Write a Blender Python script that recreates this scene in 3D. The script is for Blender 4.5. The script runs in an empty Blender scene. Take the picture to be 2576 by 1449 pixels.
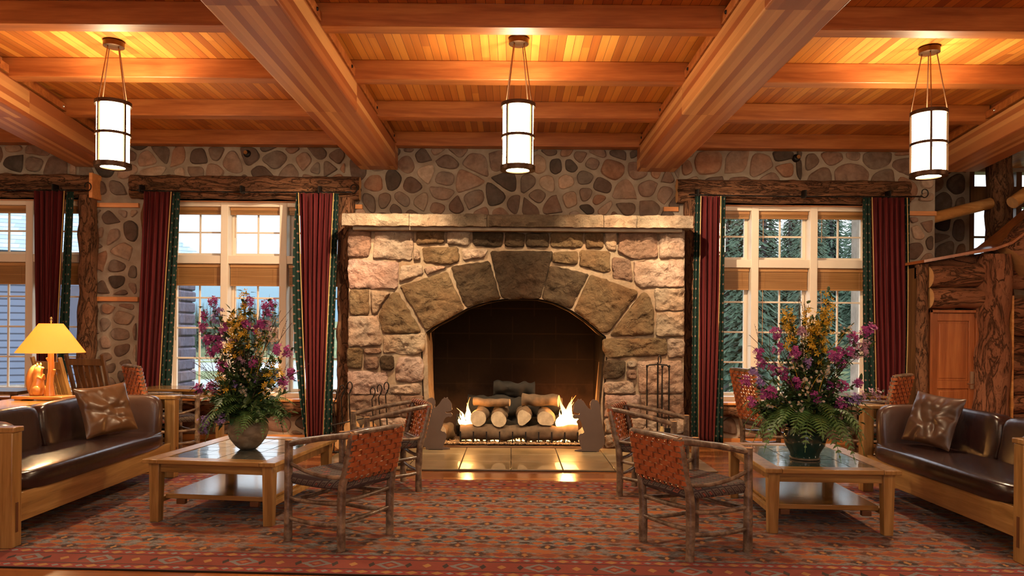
import bpy, math, random
from mathutils import Vector, Matrix, noise
PI = math.pi
C = bpy.context.scene.collection
scene = bpy.context.scene
R = random.Random(7)

# ------------------------------------------------------------------ camera
cam = bpy.data.cameras.new('camera'); camo = bpy.data.objects.new('camera', cam); C.objects.link(camo)
cam.sensor_width = 36; cam.lens = 1850/2576*36; cam.shift_y = 106/2576; cam.clip_end = 400
camo.matrix_world = Matrix.Translation((0, 0, 1.5)) @ Matrix.Rotation(PI/2, 4, 'X') @ Matrix.Rotation(.0079, 4, 'Z')
scene.camera = camo
vs = scene.view_settings
vs.view_transform = 'Standard'; vs.look = 'None'; vs.gamma = 1; vs.exposure = 0.15; vs.use_curve_mapping = False
scene.cycles.use_denoising = True
scene.cycles.max_bounces = 5; scene.cycles.diffuse_bounces = 3; scene.cycles.glossy_bounces = 3; scene.cycles.transparent_max_bounces = 8
scene.cycles.use_adaptive_sampling = True; scene.cycles.adaptive_threshold = .07; scene.cycles.adaptive_min_samples = 16; scene.cycles.caustics_reflective = False; scene.cycles.caustics_refractive = False
scene.cycles.sample_clamp_indirect = 4

# ------------------------------------------------------------------ sky
wd = bpy.data.worlds.new('sky'); scene.world = wd; wd.use_nodes = True
nt = wd.node_tree; nt.nodes.clear()
o_ = nt.nodes.new('ShaderNodeOutputWorld'); bg = nt.nodes.new('ShaderNodeBackground')
tc = nt.nodes.new('ShaderNodeTexCoord'); sp = nt.nodes.new('ShaderNodeSeparateXYZ'); cr = nt.nodes.new('ShaderNodeValToRGB')
nt.links.new(tc.outputs['Generated'], sp.inputs[0]); nt.links.new(sp.outputs['Z'], cr.inputs[0]); nt.links.new(cr.outputs[0], bg.inputs[0]); nt.links.new(bg.outputs[0], o_.inputs[0])
cr.color_ramp.elements[0].color = (.42, .66, .85, 1); cr.color_ramp.elements[0].position = 0
cr.color_ramp.elements[1].color = (1.6, 1.65, 1.75, 1); cr.color_ramp.elements[1].position = .13
e_ = cr.color_ramp.elements.new(.05); e_.color = (.46, .70, .88, 1)
e_ = cr.color_ramp.elements.new(.30); e_.color = (1.9, 2.0, 2.15, 1); e_ = cr.color_ramp.elements.new(.42); e_.color = (4.6, 5.0, 5.6, 1)
bg.inputs[1].default_value = 1.1

# ------------------------------------------------------------------ lights
def lamp(name, kind, loc, energy, col, size=.1, target=None, angle=None, blend=.5):
    l = bpy.data.lights.new(name, kind); o = bpy.data.objects.new(name, l); C.objects.link(o)
    l.energy = energy; l.color = col; o.location = loc
    if kind == 'AREA': l.size = size
    else: l.shadow_soft_size = size
    if angle: l.spot_size = math.radians(angle); l.spot_blend = blend
    if target: o.rotation_euler = (Vector(target)-Vector(loc)).to_track_quat('-Z', 'Y').to_euler()
    return o
WARM = (1, .75, .47); WW = (1, .76, .50)
# unseen fill lights added to brighten the room; no pendants are built here
for x in (-3.7, 0.04, 3.8):
    lamp('pendant_light', 'POINT', (x, 1.6, 3.1), 72, WARM, .22)
    lamp('pendant_light', 'POINT', (x, -2.6, 3.1), 62, WARM, .22)
lamp('pendant_light', 'POINT', (-7.6, 5.2, 3.1), 90, WARM, .2); lamp('pendant_light', 'POINT', (7.6, 4.6, 3.1), 90, WARM, .2)  # further unseen fill added at either side
# ceiling accent spots aimed at the chimney breast
for x, tx, e in ((-1.25, -1.3, 560), (1.35, 1.3, 560), (.04, .05, 200)):
    lamp('accent_spot', 'SPOT', (x, 7.6, 3.85), e, (1, .73, .42), .03, (tx, 9.3, 1.75), 62, .8)
for x, tx in ((-1.25, -3.3), (1.3, 3.45)):
    lamp('accent_spot', 'SPOT', (x, 7.5, 3.62), 420, (1, .74, .48), .03, (tx, 10, 1.9), 58, .7)
# added cool area fill; the back wall has no window
lamp('window_daylight', 'AREA', (0, -4.6, 2.4), 60, (.72, .85, 1), 3.0, (0, 4, .5))

# ------------------------------------------------------------------ helpers
def tag(o, label=None, cat=None, group=None, kind=None):
    if label: o['label'] = label
    if cat: o['category'] = cat
    if group: o['group'] = group
    if kind: o['kind'] = kind
    return o
def thing(name, label, cat, loc=(0, 0, 0), rz=0, group=None, kind=None):
    o = bpy.data.objects.new(name, None); C.objects.link(o); o.empty_display_size = .1
    o.location = loc; o.rotation_euler = (0, 0, rz)
    return tag(o, label, cat, group, kind)
def copy_tree(o, parent=None):
    c = o.copy(); C.objects.link(c); c.parent = parent
    for ch in list(o.children): copy_tree(ch, c)
    return c

class MB:
    def __init__(s): s.v = []; s.f = []; s.m = []; s.uv = {}; s.c = []; s.usec = False; s.col = (1, 1, 1)
    def add(s, vs, fs, mat=0, col=None, uvs=None):
        b = len(s.v); s.v += [tuple(v) for v in vs]
        for k, f in enumerate(fs):
            s.f.append([b+i for i in f]); s.m.append(mat); s.c.append(col or s.col)
            if uvs is not None: s.uv[len(s.f)-1] = [uvs[i] for i in f]
        if col: s.usec = True
        return s
    def box(s, a, b, mat=0, col=None, M=None):
        x0, y0, z0 = a; x1, y1, z1 = b
        vs = [Vector(p) for p in ((x0,y0,z0),(x1,y0,z0),(x1,y1,z0),(x0,y1,z0),(x0,y0,z1),(x1,y0,z1),(x1,y1,z1),(x0,y1,z1))]
        if M is not None: vs = [M @ v for v in vs]
        return s.add(vs, [(0,3,2,1),(4,5,6,7),(0,1,5,4),(1,2,6,5),(2,3,7,6),(3,0,4,7)], mat, col)
    def bar(s, p, q, w, h, mat=0, up=(0, 0, 1)):       # squared bar from p to q
        p = Vector(p); q = Vector(q); d = (q-p).normalized(); u = Vector(up)
        if abs(d.dot(u)) > .98: u = Vector((0, 1, 0))
        r = d.cross(u).normalized(); u = r.cross(d)
        vs = [e + r*a*w/2 + u*b*h/2 for e in (p, q) for a, b in ((-1,-1),(1,-1),(1,1),(-1,1))]
        return s.add(vs, [(0,1,2,3),(7,6,5,4),(0,4,5,1),(1,5,6,2),(2,6,7,3),(3,7,4,0)], mat)
    def tube(s, path, r, n=10, mat=0, cap=True, rough=0, rfreq=6, flat=1, twist=0, capmat=None, col=None):
        P = [Vector(p) for p in path]; m = len(P)
        rr = r if isinstance(r, (list, tuple)) else [r]*m
        d0 = (P[1]-P[0]).normalized(); up = Vector((0, 0, 1)) if abs(d0.z) < .9 else Vector((0, 1, 0))
        u = d0.cross(up).normalized(); vs = []
        seed = R.random()*50
        for i in range(m):
            d = (P[min(i+1, m-1)]-P[max(i-1, 0)]).normalized()
            u = (u - d*u.dot(d)).normalized(); w = d.cross(u)
            for k in range(n):
                a = 2*PI*k/n + twist*i
                dv = u*math.cos(a) + w*math.sin(a)*flat
                q = rr[i]
                if rough: q *= 1 + rough*noise.noise((P[i]+dv*rr[i]+Vector((seed, 0, 0)))*rfreq)
                vs.append(P[i] + dv*q)
        fs = [(i*n+k, i*n+(k+1) % n, (i+1)*n+(k+1) % n, (i+1)*n+k) for i in range(m-1) for k in range(n)]
        s.add(vs, fs, mat, col)
        if cap:
            b = len(s.v)-len(vs)
            for idx in ([b+k for k in range(n)][::-1], [b+(m-1)*n+k for k in range(n)]):
                s.f.append(idx); s.m.append(mat if capmat is None else capmat); s.c.append(col or s.col)
        return s
    def lathe(s, prof, n=24, at=(0, 0, 0), mat=0, M=None, sq=1):
        vs = []
        for r, z in prof:
            for k in range(n):
                a = 2*PI*k/n; v = Vector((r*math.cos(a), r*math.sin(a)*sq, z))
                if M is not None: v = M @ v
                vs.append(v+Vector(at))
        m = len(prof)
        return s.add(vs, [(i*n+k, i*n+(k+1) % n, (i+1)*n+(k+1) % n, (i+1)*n+k) for i in range(m-1) for k in range(n)], mat)
    def prism(s, poly, y0, y1, mat=0, M=None):         # polygon in XZ extruded along Y
        n = len(poly); vs = [Vector((x, y0, z)) for x, z in poly] + [Vector((x, y1, z)) for x, z in poly]
        if M is not None: vs = [M @ v for v in vs]
        return s.add(vs, [list(range(n)), list(range(2*n-1, n-1, -1))] + [(i, i+n, (i+1) % n+n, (i+1) % n) for i in range(n)], mat)
    def blob(s, c, r, mat=0, n=8, m=6, rough=0, seed=0, col=None):
        rx, ry, rz = r if isinstance(r, tuple) else (r, r, r); vs = []
        for i in range(m+1):
            t = PI*i/m
            for k in range(n):
                a = 2*PI*k/n; v = Vector((math.sin(t)*math.cos(a), math.sin(t)*math.sin(a), math.cos(t)))
                f = 1 + rough*noise.noise(v*1.7+Vector((seed, seed, 0)))
                vs.append((c[0]+v.x*rx*f, c[1]+v.y*ry*f, c[2]+v.z*rz*f))
        return s.add(vs, [(i*n+k, (i+1)*n+k, (i+1)*n+(k+1) % n, i*n+(k+1) % n) for i in range(m) for k in range(n)], mat, col)
    def build(s, name, mats, parent=None, bevel=0, seg=2, sub=0, smooth=35, loc=None, flip=False):
        me = bpy.data.meshes.new(name)
        me.from_pydata(s.v, [], s.f)
        if not isinstance(mats, (list, tuple)): mats = [mats]
        for m in mats: me.materials.append(m)
        me.polygons.foreach_set('material_index', s.m)
        if s.usec:
            at = me.color_attributes.new('Col', 'FLOAT_COLOR', 'CORNER'); buf = []
            for f, c in zip(s.f, s.c): buf += [c[0], c[1], c[2], 1]*len(f)
            at.data.foreach_set('color', buf)
        if s.uv:
            ul = me.uv_layers.new(name='UV'); buf = []
            for i, f in enumerate(s.f):
                for k in range(len(f)): buf += list(s.uv[i][k]) if i in s.uv else [0, 0]
            ul.data.foreach_set('uv', buf)
        if smooth:
            me.polygons.foreach_set('use_smooth', [True]*len(s.f))
            me.update(); me.set_sharp_from_angle(angle=math.radians(smooth))
        me.update()
        o = bpy.data.objects.new(name, me); C.objects.link(o)
        if parent: o.parent = parent
        if loc: o.location = loc
        if bevel:
            b = o.modifiers.new('bevel', 'BEVEL'); b.width = bevel; b.segments = seg; b.limit_method = 'ANGLE'; b.angle_limit = math.radians(40)
        if sub:
            b = o.modifiers.new('sub', 'SUBSURF'); b.levels = sub; b.render_levels = sub
        return o
def struct(o): o['kind'] = 'structure'; return o

# ------------------------------------------------------------------ node expression helper
class S:
    def __init__(s, b, k): s.b = b; s.k = k
    def op(s, o, *a):
        n = s.b.nt.nodes.new('ShaderNodeMath'); n.operation = o; s.b.put(n.inputs[0], s)
        for i, x in enumerate(a): s.b.put(n.inputs[i+1], x)
        return S(s.b, n.outputs[0])
    def __add__(s, o): return s.op('ADD', o)
    def __sub__(s, o): return s.op('SUBTRACT', o)
    def __mul__(s, o): return s.op('MULTIPLY', o)
    def __truediv__(s, o): return s.op('DIVIDE', o)
    def __radd__(s, o): return s.op('ADD', o)
    def __rmul__(s, o): return s.op('MULTIPLY', o)
    def frac(s): return s.op('FRACT')
    def floor(s): return s.op('FLOOR')
    def abs(s): return s.op('ABSOLUTE')
    def lt(s, o): return s.op('LESS_THAN', o)
    def gt(s, o): return s.op('GREATER_THAN', o)
    def sin(s): return s.op('SINE')
    def max(s, o): return s.op('MAXIMUM', o)
    def min(s, o): return s.op('MINIMUM', o)
class Mat:
    def __init__(s, name, rough=.5, metal=0, spec=.5, coat=0):
        s.m = bpy.data.materials.new(name); s.m.use_nodes = True; s.nt = s.m.node_tree; s.bs = s.nt.nodes['Principled BSDF']
        s.bs.inputs['Roughness'].default_value = rough; s.bs.inputs['Metallic'].default_value = metal
        s.bs.inputs['Specular IOR Level'].default_value = spec; s.bs.inputs['Coat Weight'].default_value = coat
        s.bs.inputs['Coat Roughness'].default_value = .12
    def put(s, inp, x):
        if isinstance(x, S): s.nt.links.new(x.k, inp)
        elif isinstance(x, (tuple, list)): inp.default_value = tuple(x)+((1,) if len(inp.default_value) == 4 and len(x) == 3 else ())
        else: inp.default_value = x
    def coord(s, kind='Object', sc=(1, 1, 1), loc=(0, 0, 0), rot=(0, 0, 0)):
        t = s.nt.nodes.new('ShaderNodeTexCoord'); mp = s.nt.nodes.new('ShaderNodeMapping')
        s.nt.links.new(t.outputs[kind], mp.inputs[0]); mp.inputs['Scale'].default_value = sc; mp.inputs['Location'].default_value = loc; mp.inputs['Rotation'].default_value = rot
        return S(s, mp.outputs[0])
    def xyz(s, v):
        n = s.nt.nodes.new('ShaderNodeSeparateXYZ'); s.put(n.inputs[0], v); return [S(s, n.outputs[i]) for i in range(3)]
    def comb(s, x, y, z):
        n = s.nt.nodes.new('ShaderNodeCombineXYZ'); [s.put(n.inputs[i], a) for i, a in enumerate((x, y, z))]; return S(s, n.outputs[0])
    def noise(s, v, sc, det=4, dist=0, col=False, rough=.5):
        n = s.nt.nodes.new('ShaderNodeTexNoise'); s.put(n.inputs['Vector'], v); n.inputs['Scale'].default_value = sc; n.inputs['Detail'].default_value = det
        n.inputs['Distortion'].default_value = dist; n.inputs['Roughness'].default_value = rough
        return S(s, n.outputs['Color' if col else 'Fac'])
    def white(s, v):
        n = s.nt.nodes.new('ShaderNodeTexWhiteNoise'); n.noise_dimensions = '1D'; s.put(n.inputs['W'], v); return S(s, n.outputs['Value'])
    def vor(s, v, sc, feat='F1', out='Distance', rnd=1):
        n = s.nt.nodes.new('ShaderNodeTexVoronoi'); n.feature = feat; s.put(n.inputs['Vector'], v); n.inputs['Scale'].default_value = sc; n.inputs['Randomness'].default_value = rnd
        return S(s, n.outputs[out])
    def ramp(s, f, stops):
        n = s.nt.nodes.new('ShaderNodeValToRGB'); s.put(n.inputs[0], f); e = n.color_ramp.elements
        while len(e) > 1: e.remove(e[-1])
        for i, (p, c) in enumerate(stops):
            x = e[0] if i == 0 else e.new(p)
            x.position = p; x.color = tuple(c)+(1,) if len(c) == 3 else c
        return S(s, n.outputs[0])
    def mix(s, f, a, b, mode='MIX'):
        n = s.nt.nodes.new('ShaderNodeMix'); n.data_type = 'RGBA'; n.blend_type = mode
        s.put(n.inputs[0], f); s.put(n.inputs[6], a); s.put(n.inputs[7], b); return S(s, n.outputs[2])
    def attr(s, name='Col'):
        n = s.nt.nodes.new('ShaderNodeAttribute'); n.attribute_name = name; return S(s, n.outputs['Color'])
    def base(s, c): s.put(s.bs.inputs['Base Color'], c); return s
    def rough(s, r): s.put(s.bs.inputs['Roughness'], r); return s
    def bump(s, h, st=.5, dist=.01):
        n = s.nt.nodes.new('ShaderNodeBump'); n.inputs['Strength'].default_value = st; n.inputs['Distance'].default_value = dist
        s.put(n.inputs['Height'], h)
        old = s.bs.inputs['Normal'].links
        if old: s.nt.links.new(old[0].from_socket, n.inputs['Normal'])
        s.nt.links.new(n.outputs[0], s.bs.inputs['Normal']); return s
    def emit(s, c, st): s.put(s.bs.inputs['Emission Color'], c); s.bs.inputs['Emission Strength'].default_value = st; return s

def flatm(name, c, rough=.5, metal=0, var=.12, sc=12, bump=0, spec=.5, coat=0):
    b = Mat(name, rough, metal, spec, coat); v = b.coord(); n = b.noise(v, sc, 4)
    b.base(b.mix(n, tuple(x*(1-var) for x in c), tuple(min(1, x*(1+var)) for x in c)))
    if bump: b.bump(n, bump, .004)
    return b.m
def wood(name, dark, mid, light, axis='X', rough=.35, grain=1, coat=.0, knots=0, spec=.5):
    b = Mat(name, rough, coat=coat, spec=spec)
    sc = {'X': (.5, 7, 7), 'Y': (7, .5, 7), 'Z': (7, 7, .5)}[axis]
    v = b.coord(sc=tuple(x*grain for x in sc)); n = b.noise(v, 1.6, 6, .6); n2 = b.noise(v, 9, 3, .2)
    f = n*.75 + n2*.25
    c = b.ramp(f, [(.32, dark), (.5, mid), (.68, light)])
    if knots:
        k = b.vor(b.coord(sc=(.9, 2.4, 2.4) if axis == 'X' else (2.4, .9, 2.4)), 1.0)
        c = b.mix(b.ramp(k, [(.035, (1, 1, 1)), (.09, (0, 0, 0))]), c, tuple(x*.35 for x in dark))
    b.base(c).bump(f, .15, .002); return b.m

# -------- materials
m_beam = wood('fir_beam', (.29, .082, .020), (.45, .142, .036), (.61, .235, .066), 'X', .42, 1, knots=1)
def glulam():
    b = Mat('glulam_beam', .38); x, y, z = b.xyz(b.coord())
    lam = ((x + z*1.0)*17).floor() + (y*.42).floor()*7.3
    r = b.white(lam); g = b.noise(b.coord(sc=(9, .5, 9)), 1.5, 5, .4)
    c = b.ramp(r*.75+g*.25, [(.15, (.34, .095, .032)), (.5, (.47, .16, .055)), (.88, (.80, .42, .16))])
    b.base(c).bump(g, .1, .002); return b.m
m_glulam = glulam()
def ceil_m():
    b = Mat('ceiling_boards', .4); v = b.coord(); x, y, z = b.xyz(v)
    u = x/.078; r = b.white(u.floor() + (y*.3+b.white(u.floor())*3).floor()*17.0); f = u.frac()
    g = b.noise(b.coord(sc=(14, .6, 14)), 1.3, 5, .3)
    c = b.ramp(r*.6+g*.4, [(.2, (.40, .115, .022)), (.5, (.60, .205, .034)), (.82, (.80, .35, .068))])
    groove = f.lt(.05)
    b.base(b.mix(groove, c, (.10, .03, .012))).bump(groove*-1.0, .6, .006); return b.m
m_ceil = ceil_m()
def floor_m():
    b = Mat('floor_boards', .16); v = b.coord(); x, y, z = b.xyz(v); u = y/.09; r = b.white(u.floor() + (x*.5+b.white(u.floor())*5).floor()*13.0)
    g = b.noise(b.coord(sc=(.5, 9, 9)), 1.5, 5, .3)
    c = b.ramp(r*.5+g*.5, [(.25, (.17, .055, .018)), (.5, (.30, .105, .032)), (.75, (.44, .17, .055))])
    gr = u.frac().lt(.03)
    b.base(b.mix(gr, c, (.05, .016, .006))).bump(gr*-1.0, .3, .003).bump(b.noise(v, 3, 2), .05, .01); return b.m
m_floor = floor_m()
def stone_m(name, sc=1, st=.6, dist=.02, mottle=.35):
    b = Mat(name, .85, spec=.25); v = b.coord(); c = b.attr()
    n = b.noise(v, 9*sc, 8, .3, rough=.65); n2 = b.noise(v, 2.5*sc, 5); n3 = b.noise(v, 38*sc, 4, rough=.7)
    c = b.mix(b.ramp(n, [(.35, (0, 0, 0)), (.7, (1, 1, 1))]), b.mix(.5, c, (.30*(1-mottle), .25*(1-mottle), .2*(1-mottle)), 'MULTIPLY'), c)
    c2 = b.mix(b.ramp(n2, [(.4, (0, 0, 0)), (.75, (.55, .55, .55))]), c, (.50, .31, .20), 'OVERLAY')
    b.base(c2).bump(n3, st*.6, dist*.25).bump(n, st, dist); return b.m
m_stone = stone_m('field_stone', 1.2, .5, .012)
m_rock = stone_m('quarry_faced_stone', 1.0, 1.0, .085, .5)
def mortar_m():
    b = Mat('mortar', .95, spec=.1); v = b.coord(); n = b.noise(v, 6, 6); n2 = b.noise(v, 50, 4)
    b.base(b.ramp(n, [(.3, (.27, .21, .16)), (.7, (.42, .34, .27))])).bump(n2, .5, .006).bump(n, .4, .015); return b.m
m_mortar = mortar_m()
m_fmortar = stone_m('surround_mortar', 1.5, .5, .01)
def bark_m(name, axis='Z', cols=((.05, .024, .013), (.14, .062, .032), (.27, .125, .062)), sc=1, wide=2.2):
    b = Mat(name, .9, spec=.15); s_ = {'X': (2.0, 8, 8), 'Y': (8, 2, 8), 'Z': (8, 8, 2.0)}[axis]
    v = b.coord(sc=tuple(q*sc for q in s_))
    r1 = (b.noise(v, 1.1, 4, 1.2, rough=.6)-.5).abs(); r2 = (b.noise(v, 2.6, 4, .8, rough=.6)-.5).abs(); fine = b.noise(v, 6, 6, rough=.7); tone = b.noise(v, .8, 3)
    crack = b.ramp(r1.min(r2*wide+.012), [(.0, (0, 0, 0)), (.014, (.45, .45, .45)), (.04, (1, 1, 1))])
    c = b.ramp(fine*.45+tone*.55, [(.38, cols[1]), (.66, cols[2])])
    b.base(b.mix(crack, cols[0], c)).bump(fine, .6, .010).bump(crack, .9, .018); return b.m
m_barkx = bark_m('bark_horizontal', 'X'); m_barkz = bark_m('bark_upright', 'Z')
m_barkbig = bark_m('bark_plates', 'Z', ((.07, .03, .016), (.23, .09, .045), (.33, .145, .078)), .62, 4)
m_barkbigx = bark_m('bark_slabs', 'X', ((.06, .027, .014), (.21, .082, .04), (.31, .135, .068)), .62, 4)
m_logend = flatm('peeled_wood', (.62, .34, .14), .6, var=.2, sc=20)
m_peeled = wood('peeled_log', (.42, .17, .05), (.62, .28, .08), (.78, .42, .15), 'X', .4)
m_cream = flatm('cream_paint', (.86, .74, .60), .45, var=.03)
m_oakY = wood('oak_along', (.20, .10, .028), (.34, .185, .058), (.47, .28, .10), 'X', .3, 1.6, coat=.25)
m_oakZ = wood('oak_upright', (.20, .10, .028), (.35, .19, .06), (.48, .285, .10), 'Z', .3, 1.6, coat=.25)
m_oakd = wood('oak_shelf', (.20, .095, .026), (.30, .155, .048), (.41, .225, .075), 'X', .18, 1.3, coat=.4)
m_tenon = flatm('tenon_end', (.12, .045, .015), .45)
m_doorw = wood('door_wood', (.24, .065, .018), (.34, .10, .028), (.44, .15, .045), 'Z', .35, 1.2, coat=.2)
m_trimw = wood('orange_trim', (.55, .19, .05), (.70, .27, .08), (.82, .36, .12), 'X', .4)
m_iron = flatm('black_iron', (.018, .014, .012), .45, .7, sc=40, bump=.3)
m_bronze = flatm('dark_bronze', (.085, .045, .025), .4, .8, sc=30, bump=.1)
m_rod = flatm('bronze_rod', (.20, .11, .06), .35, .8)
m_brass = flatm('brass', (.75, .52, .22), .25, 1)
m_chrome = flatm('satin_nickel', (.7, .66, .6), .25, 1)
def hick_m():
    b = Mat('hickory_bark', .38, coat=.35); v = b.coord(sc=(1, 1, 1)); n = b.noise(v, 14, 6, .6); n2 = b.noise(v, 70, 4)
    b.base(b.ramp(n*.8+n2*.2, [(.28, (.045, .027, .018)), (.44, (.125, .082, .055)), (.58, (.24, .175, .12)), (.74, (.44, .29, .16))])).bump(n, .5, .008).bump(n2, .3, .002); return b.m
m_hick = hick_m()
m_strap = flatm('woven_leather_strap', (.37, .10, .034), .28, var=.3, sc=9, coat=.3)
def seatfab():
    b = Mat('woven_seat_fabric', .8); v = b.coord(); x, y, z = b.xyz(v)
    u = (x-z)/.066; w = (y+z)/.056; fu = (u.frac()-.5).abs(); fw = (w.frac()-.5).abs(); d = fu.max(fw)
    r = b.white(u.floor()+w.floor()*9.0)
    ring = d.lt(.38)*d.gt(.24); inner = d.lt(.14)
    c = b.mix(ring, (.052, .032, .034), b.ramp(r, [(.0, (.12, .105, .09)), (.82, (.15, .125, .10)), (.85, (.26, .08, .05)), (1, (.30, .09, .06))]))
    c = b.mix(inner, c, b.mix(r.gt(.5), (.12, .10, .075), (.26, .08, .055)))
    b.base(c).bump(b.noise(v, 160, 2), .4, .003); return b.m
m_seatfab = seatfab()
def leather(name, c, rough=.28, sc=1, coat=.3, nb=.35):
    b = Mat(name, rough, coat=coat); v = b.coord(); n = b.noise(v, 3*sc, 4, .5); n2 = b.vor(v, 160); n3 = b.noise(v, 12*sc, 4, 1.2)
    b.base(b.mix(n, tuple(q*.75 for q in c), tuple(q*1.3 for q in c))).bump(n2, .12, .001).bump(n3, nb, .006)
    b.bs.inputs['Coat Roughness'].default_value = .22; return b.m
m_leather = leather('burgundy_brown_leather', (.024, .009, .0085), .27)
m_pillow = leather('bronze_leather', (.13, .058, .022), .34, .45, .25, .05)
m_pillow2 = leather('dark_bronze_leather', (.075, .035, .02), .36, .45, .2, .05)
m_armleather = leather('tan_brown_leather', (.075, .037, .026), .35)
def redvelvet():
    b = Mat('red_velvet', .75, spec=.2); b.bs.inputs['Sheen Weight'].default_value = .25; b.bs.inputs['Sheen Tint'].default_value = (.8, .25, .2, 1)
    u = b.xyz(b.coord('UV'))
    st = (u[0]*26).frac()
    c = b.mix(st.lt(.28), (.105, .010, .011), (.034, .0045, .006)); n = b.noise(b.coord(), 20, 3)
    b.base(b.mix(n*.4, c, (.085, .008, .011))); return b.m
m_red = redvelvet()
def greenfab():
    b = Mat('green_patterned_fabric', .85, spec=.15); u, v, _ = b.xyz(b.coord('UV'))
    a = u/.045; w = v/.062; sh = (w.floor()*.5).frac(); fx = ((a+sh).frac()-.5); fz = (w.frac()-.5)
    d = ((fx*fx)*2.2 + fz*fz)
    m1 = d.lt(.045); m2 = (fx.abs()*1.6 + (fz-.06).abs()).lt(.13)
    c = b.mix(m1, (.012, .030, .024), (.15, .125, .09)); c = b.mix(m2, c, (.30, .075, .05))
    b.base(c); return b.m
m_green = greenfab()
m_piping = flatm('gold_piping', (.55, .36, .13), .6)
def blind_m():
    b = Mat('wooden_blind', .4); z = b.xyz(b.coord())[2]; f = (z/.013).frac(); n = b.noise(b.coord(sc=(.6, 8, 20)), 2, 4)
    g = f.lt(.22)
    b.base(b.mix(g, b.ramp(n, [(.3, (.30, .14, .042)), (.7, (.46, .24, .085))]), (.17, .075, .022))).bump(g*-1.0, .6, .004); return b.m
m_blind = blind_m()
m_valance = wood('blind_valance', (.36, .15, .05), (.48, .24, .085), (.58, .31, .12), 'X', .4)
def glass_m():
    m = bpy.data.materials.new('window_glass'); m.use_nodes = True; nt = m.node_tree; nt.nodes.clear()
    o = nt.nodes.new('ShaderNodeOutputMaterial'); mx = nt.nodes.new('ShaderNodeMixShader'); t = nt.nodes.new('ShaderNodeBsdfTransparent'); g = nt.nodes.new('ShaderNodeBsdfGlossy')
    g.inputs['Roughness'].default_value = .02; mx.inputs[0].default_value = .07; t.inputs[0].default_value = (.94, .97, .98, 1)
    nt.links.new(t.outputs[0], mx.inputs[1]); nt.links.new(g.outputs[0], mx.inputs[2]); nt.links.new(mx.outputs[0], o.inputs[0]); return m
m_glass = glass_m()
def tile_m(name, c1, c2, rough, sc):
    b = Mat(name, rough, coat=.6); v = b.coord(); n = b.noise(v, sc, 4); b.bs.inputs['Coat Roughness'].default_value = .04
    b.base(b.ramp(n, [(.3, c1), (.7, c2)])).bump(b.noise(v, 7, 2), .25, .01); return b.m
m_tile = tile_m('glazed_green_tile', (.055, .065, .06), (.12, .13, .115), .12, 6)
m_hearth = tile_m('hearth_slate', (.20, .145, .075), (.34, .25, .14), .34, 3)
m_grout = flatm('dark_grout', (.05, .032, .02), .8)
m_soot = None
def soot():
    b = Mat('sooted_firebrick', .9, spec=.1); v = b.coord(); x, y, z = b.xyz(v); n = b.noise(v, 4, 5)
    # smoke blackens the brick above the reach of the fire
    h = b.ramp(z*.62+n*.35, [(.30, (.11, .06, .036)), (.62, (.022, .013, .009)), (1.0, (.010, .007, .005))])
    br = ((z/.36).frac().lt(.05)).max(((x/.62+(z/.34).floor()*.5).frac()).lt(.025))
    b.base(b.mix(br*.10, h, (.10, .06, .035))).bump(br*-1.0, .5, .01).bump(n, .6, .03); return b.m
m_soot = soot()
def emis(name, c, st):
    m = bpy.data.materials.new(name); m.use_nodes = True; nt = m.node_tree; nt.nodes.clear()
    o = nt.nodes.new('ShaderNodeOutputMaterial'); e = nt.nodes.new('ShaderNodeEmission'); e.inputs[0].default_value = (*c, 1); e.inputs[1].default_value = st
    nt.links.new(e.outputs[0], o.inputs[0]); return m
m_lampglass = emis('lit_opal_glass', (1, .78, .46), 34)
def flame_m():
    m = bpy.data.materials.new('flame'); m.use_nodes = True; nt = m.node_tree; nt.nodes.clear()
    o = nt.nodes.new('ShaderNodeOutputMaterial'); e = nt.nodes.new('ShaderNodeEmission'); t = nt.nodes.new('ShaderNodeTexCoord'); s = nt.nodes.new('ShaderNodeSeparateXYZ'); r = nt.nodes.new('ShaderNodeValToRGB')
    nt.links.new(t.outputs['Generated'], s.inputs[0]); nt.links.new(s.outputs[2], r.inputs[0]); nt.links.new(r.outputs[0], e.inputs[0]); nt.links.new(e.outputs[0], o.inputs[0])
    r.color_ramp.elements[0].color = (1, .62, .20, 1); r.color_ramp.elements[0].position = .25; r.color_ramp.elements[1].color = (.55, .12, .01, 1); r.color_ramp.elements[1].position = 1
    e.inputs[1].default_value = 7; return m
m_flame = flame_m()
m_leaf = flatm('foliage_green', (.05, .105, .03), .5, var=.5, sc=14)
m_fern = flatm('fern_green', (.085, .185, .05), .5, var=.4, sc=10)
m_stem = flatm('brown_stem', (.08, .05, .025), .7)
m_purple = flatm('purple_petal', (.40, .06, .28), .6, var=.4, sc=30)
m_violet = flatm('violet_petal', (.30, .19, .48), .6, var=.3, sc=30)
m_pink = flatm('pale_pink_petal', (.48, .27, .38), .6, var=.3, sc=30)
m_yellow = flatm('yellow_petal', (.80, .50, .035), .55, var=.2, sc=30)
m_white = flatm('white_petal', (.75, .68, .60), .6, var=.1, sc=30)
m_clay = Mat('mottled_clay', .55); _n = m_clay.noise(m_clay.coord(sc=(1, 1, 2)), 9, 6, 1); m_clay.base(m_clay.ramp(_n, [(.3, (.13, .095, .06)), (.5, (.25, .19, .125)), (.72, (.38, .31, .22))])).bump(_n, .3, .01); m_clay = m_clay.m
m_greenpot = flatm('green_glaze', (.014, .050, .040), .12, var=.5, sc=8, coat=.6)

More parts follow.
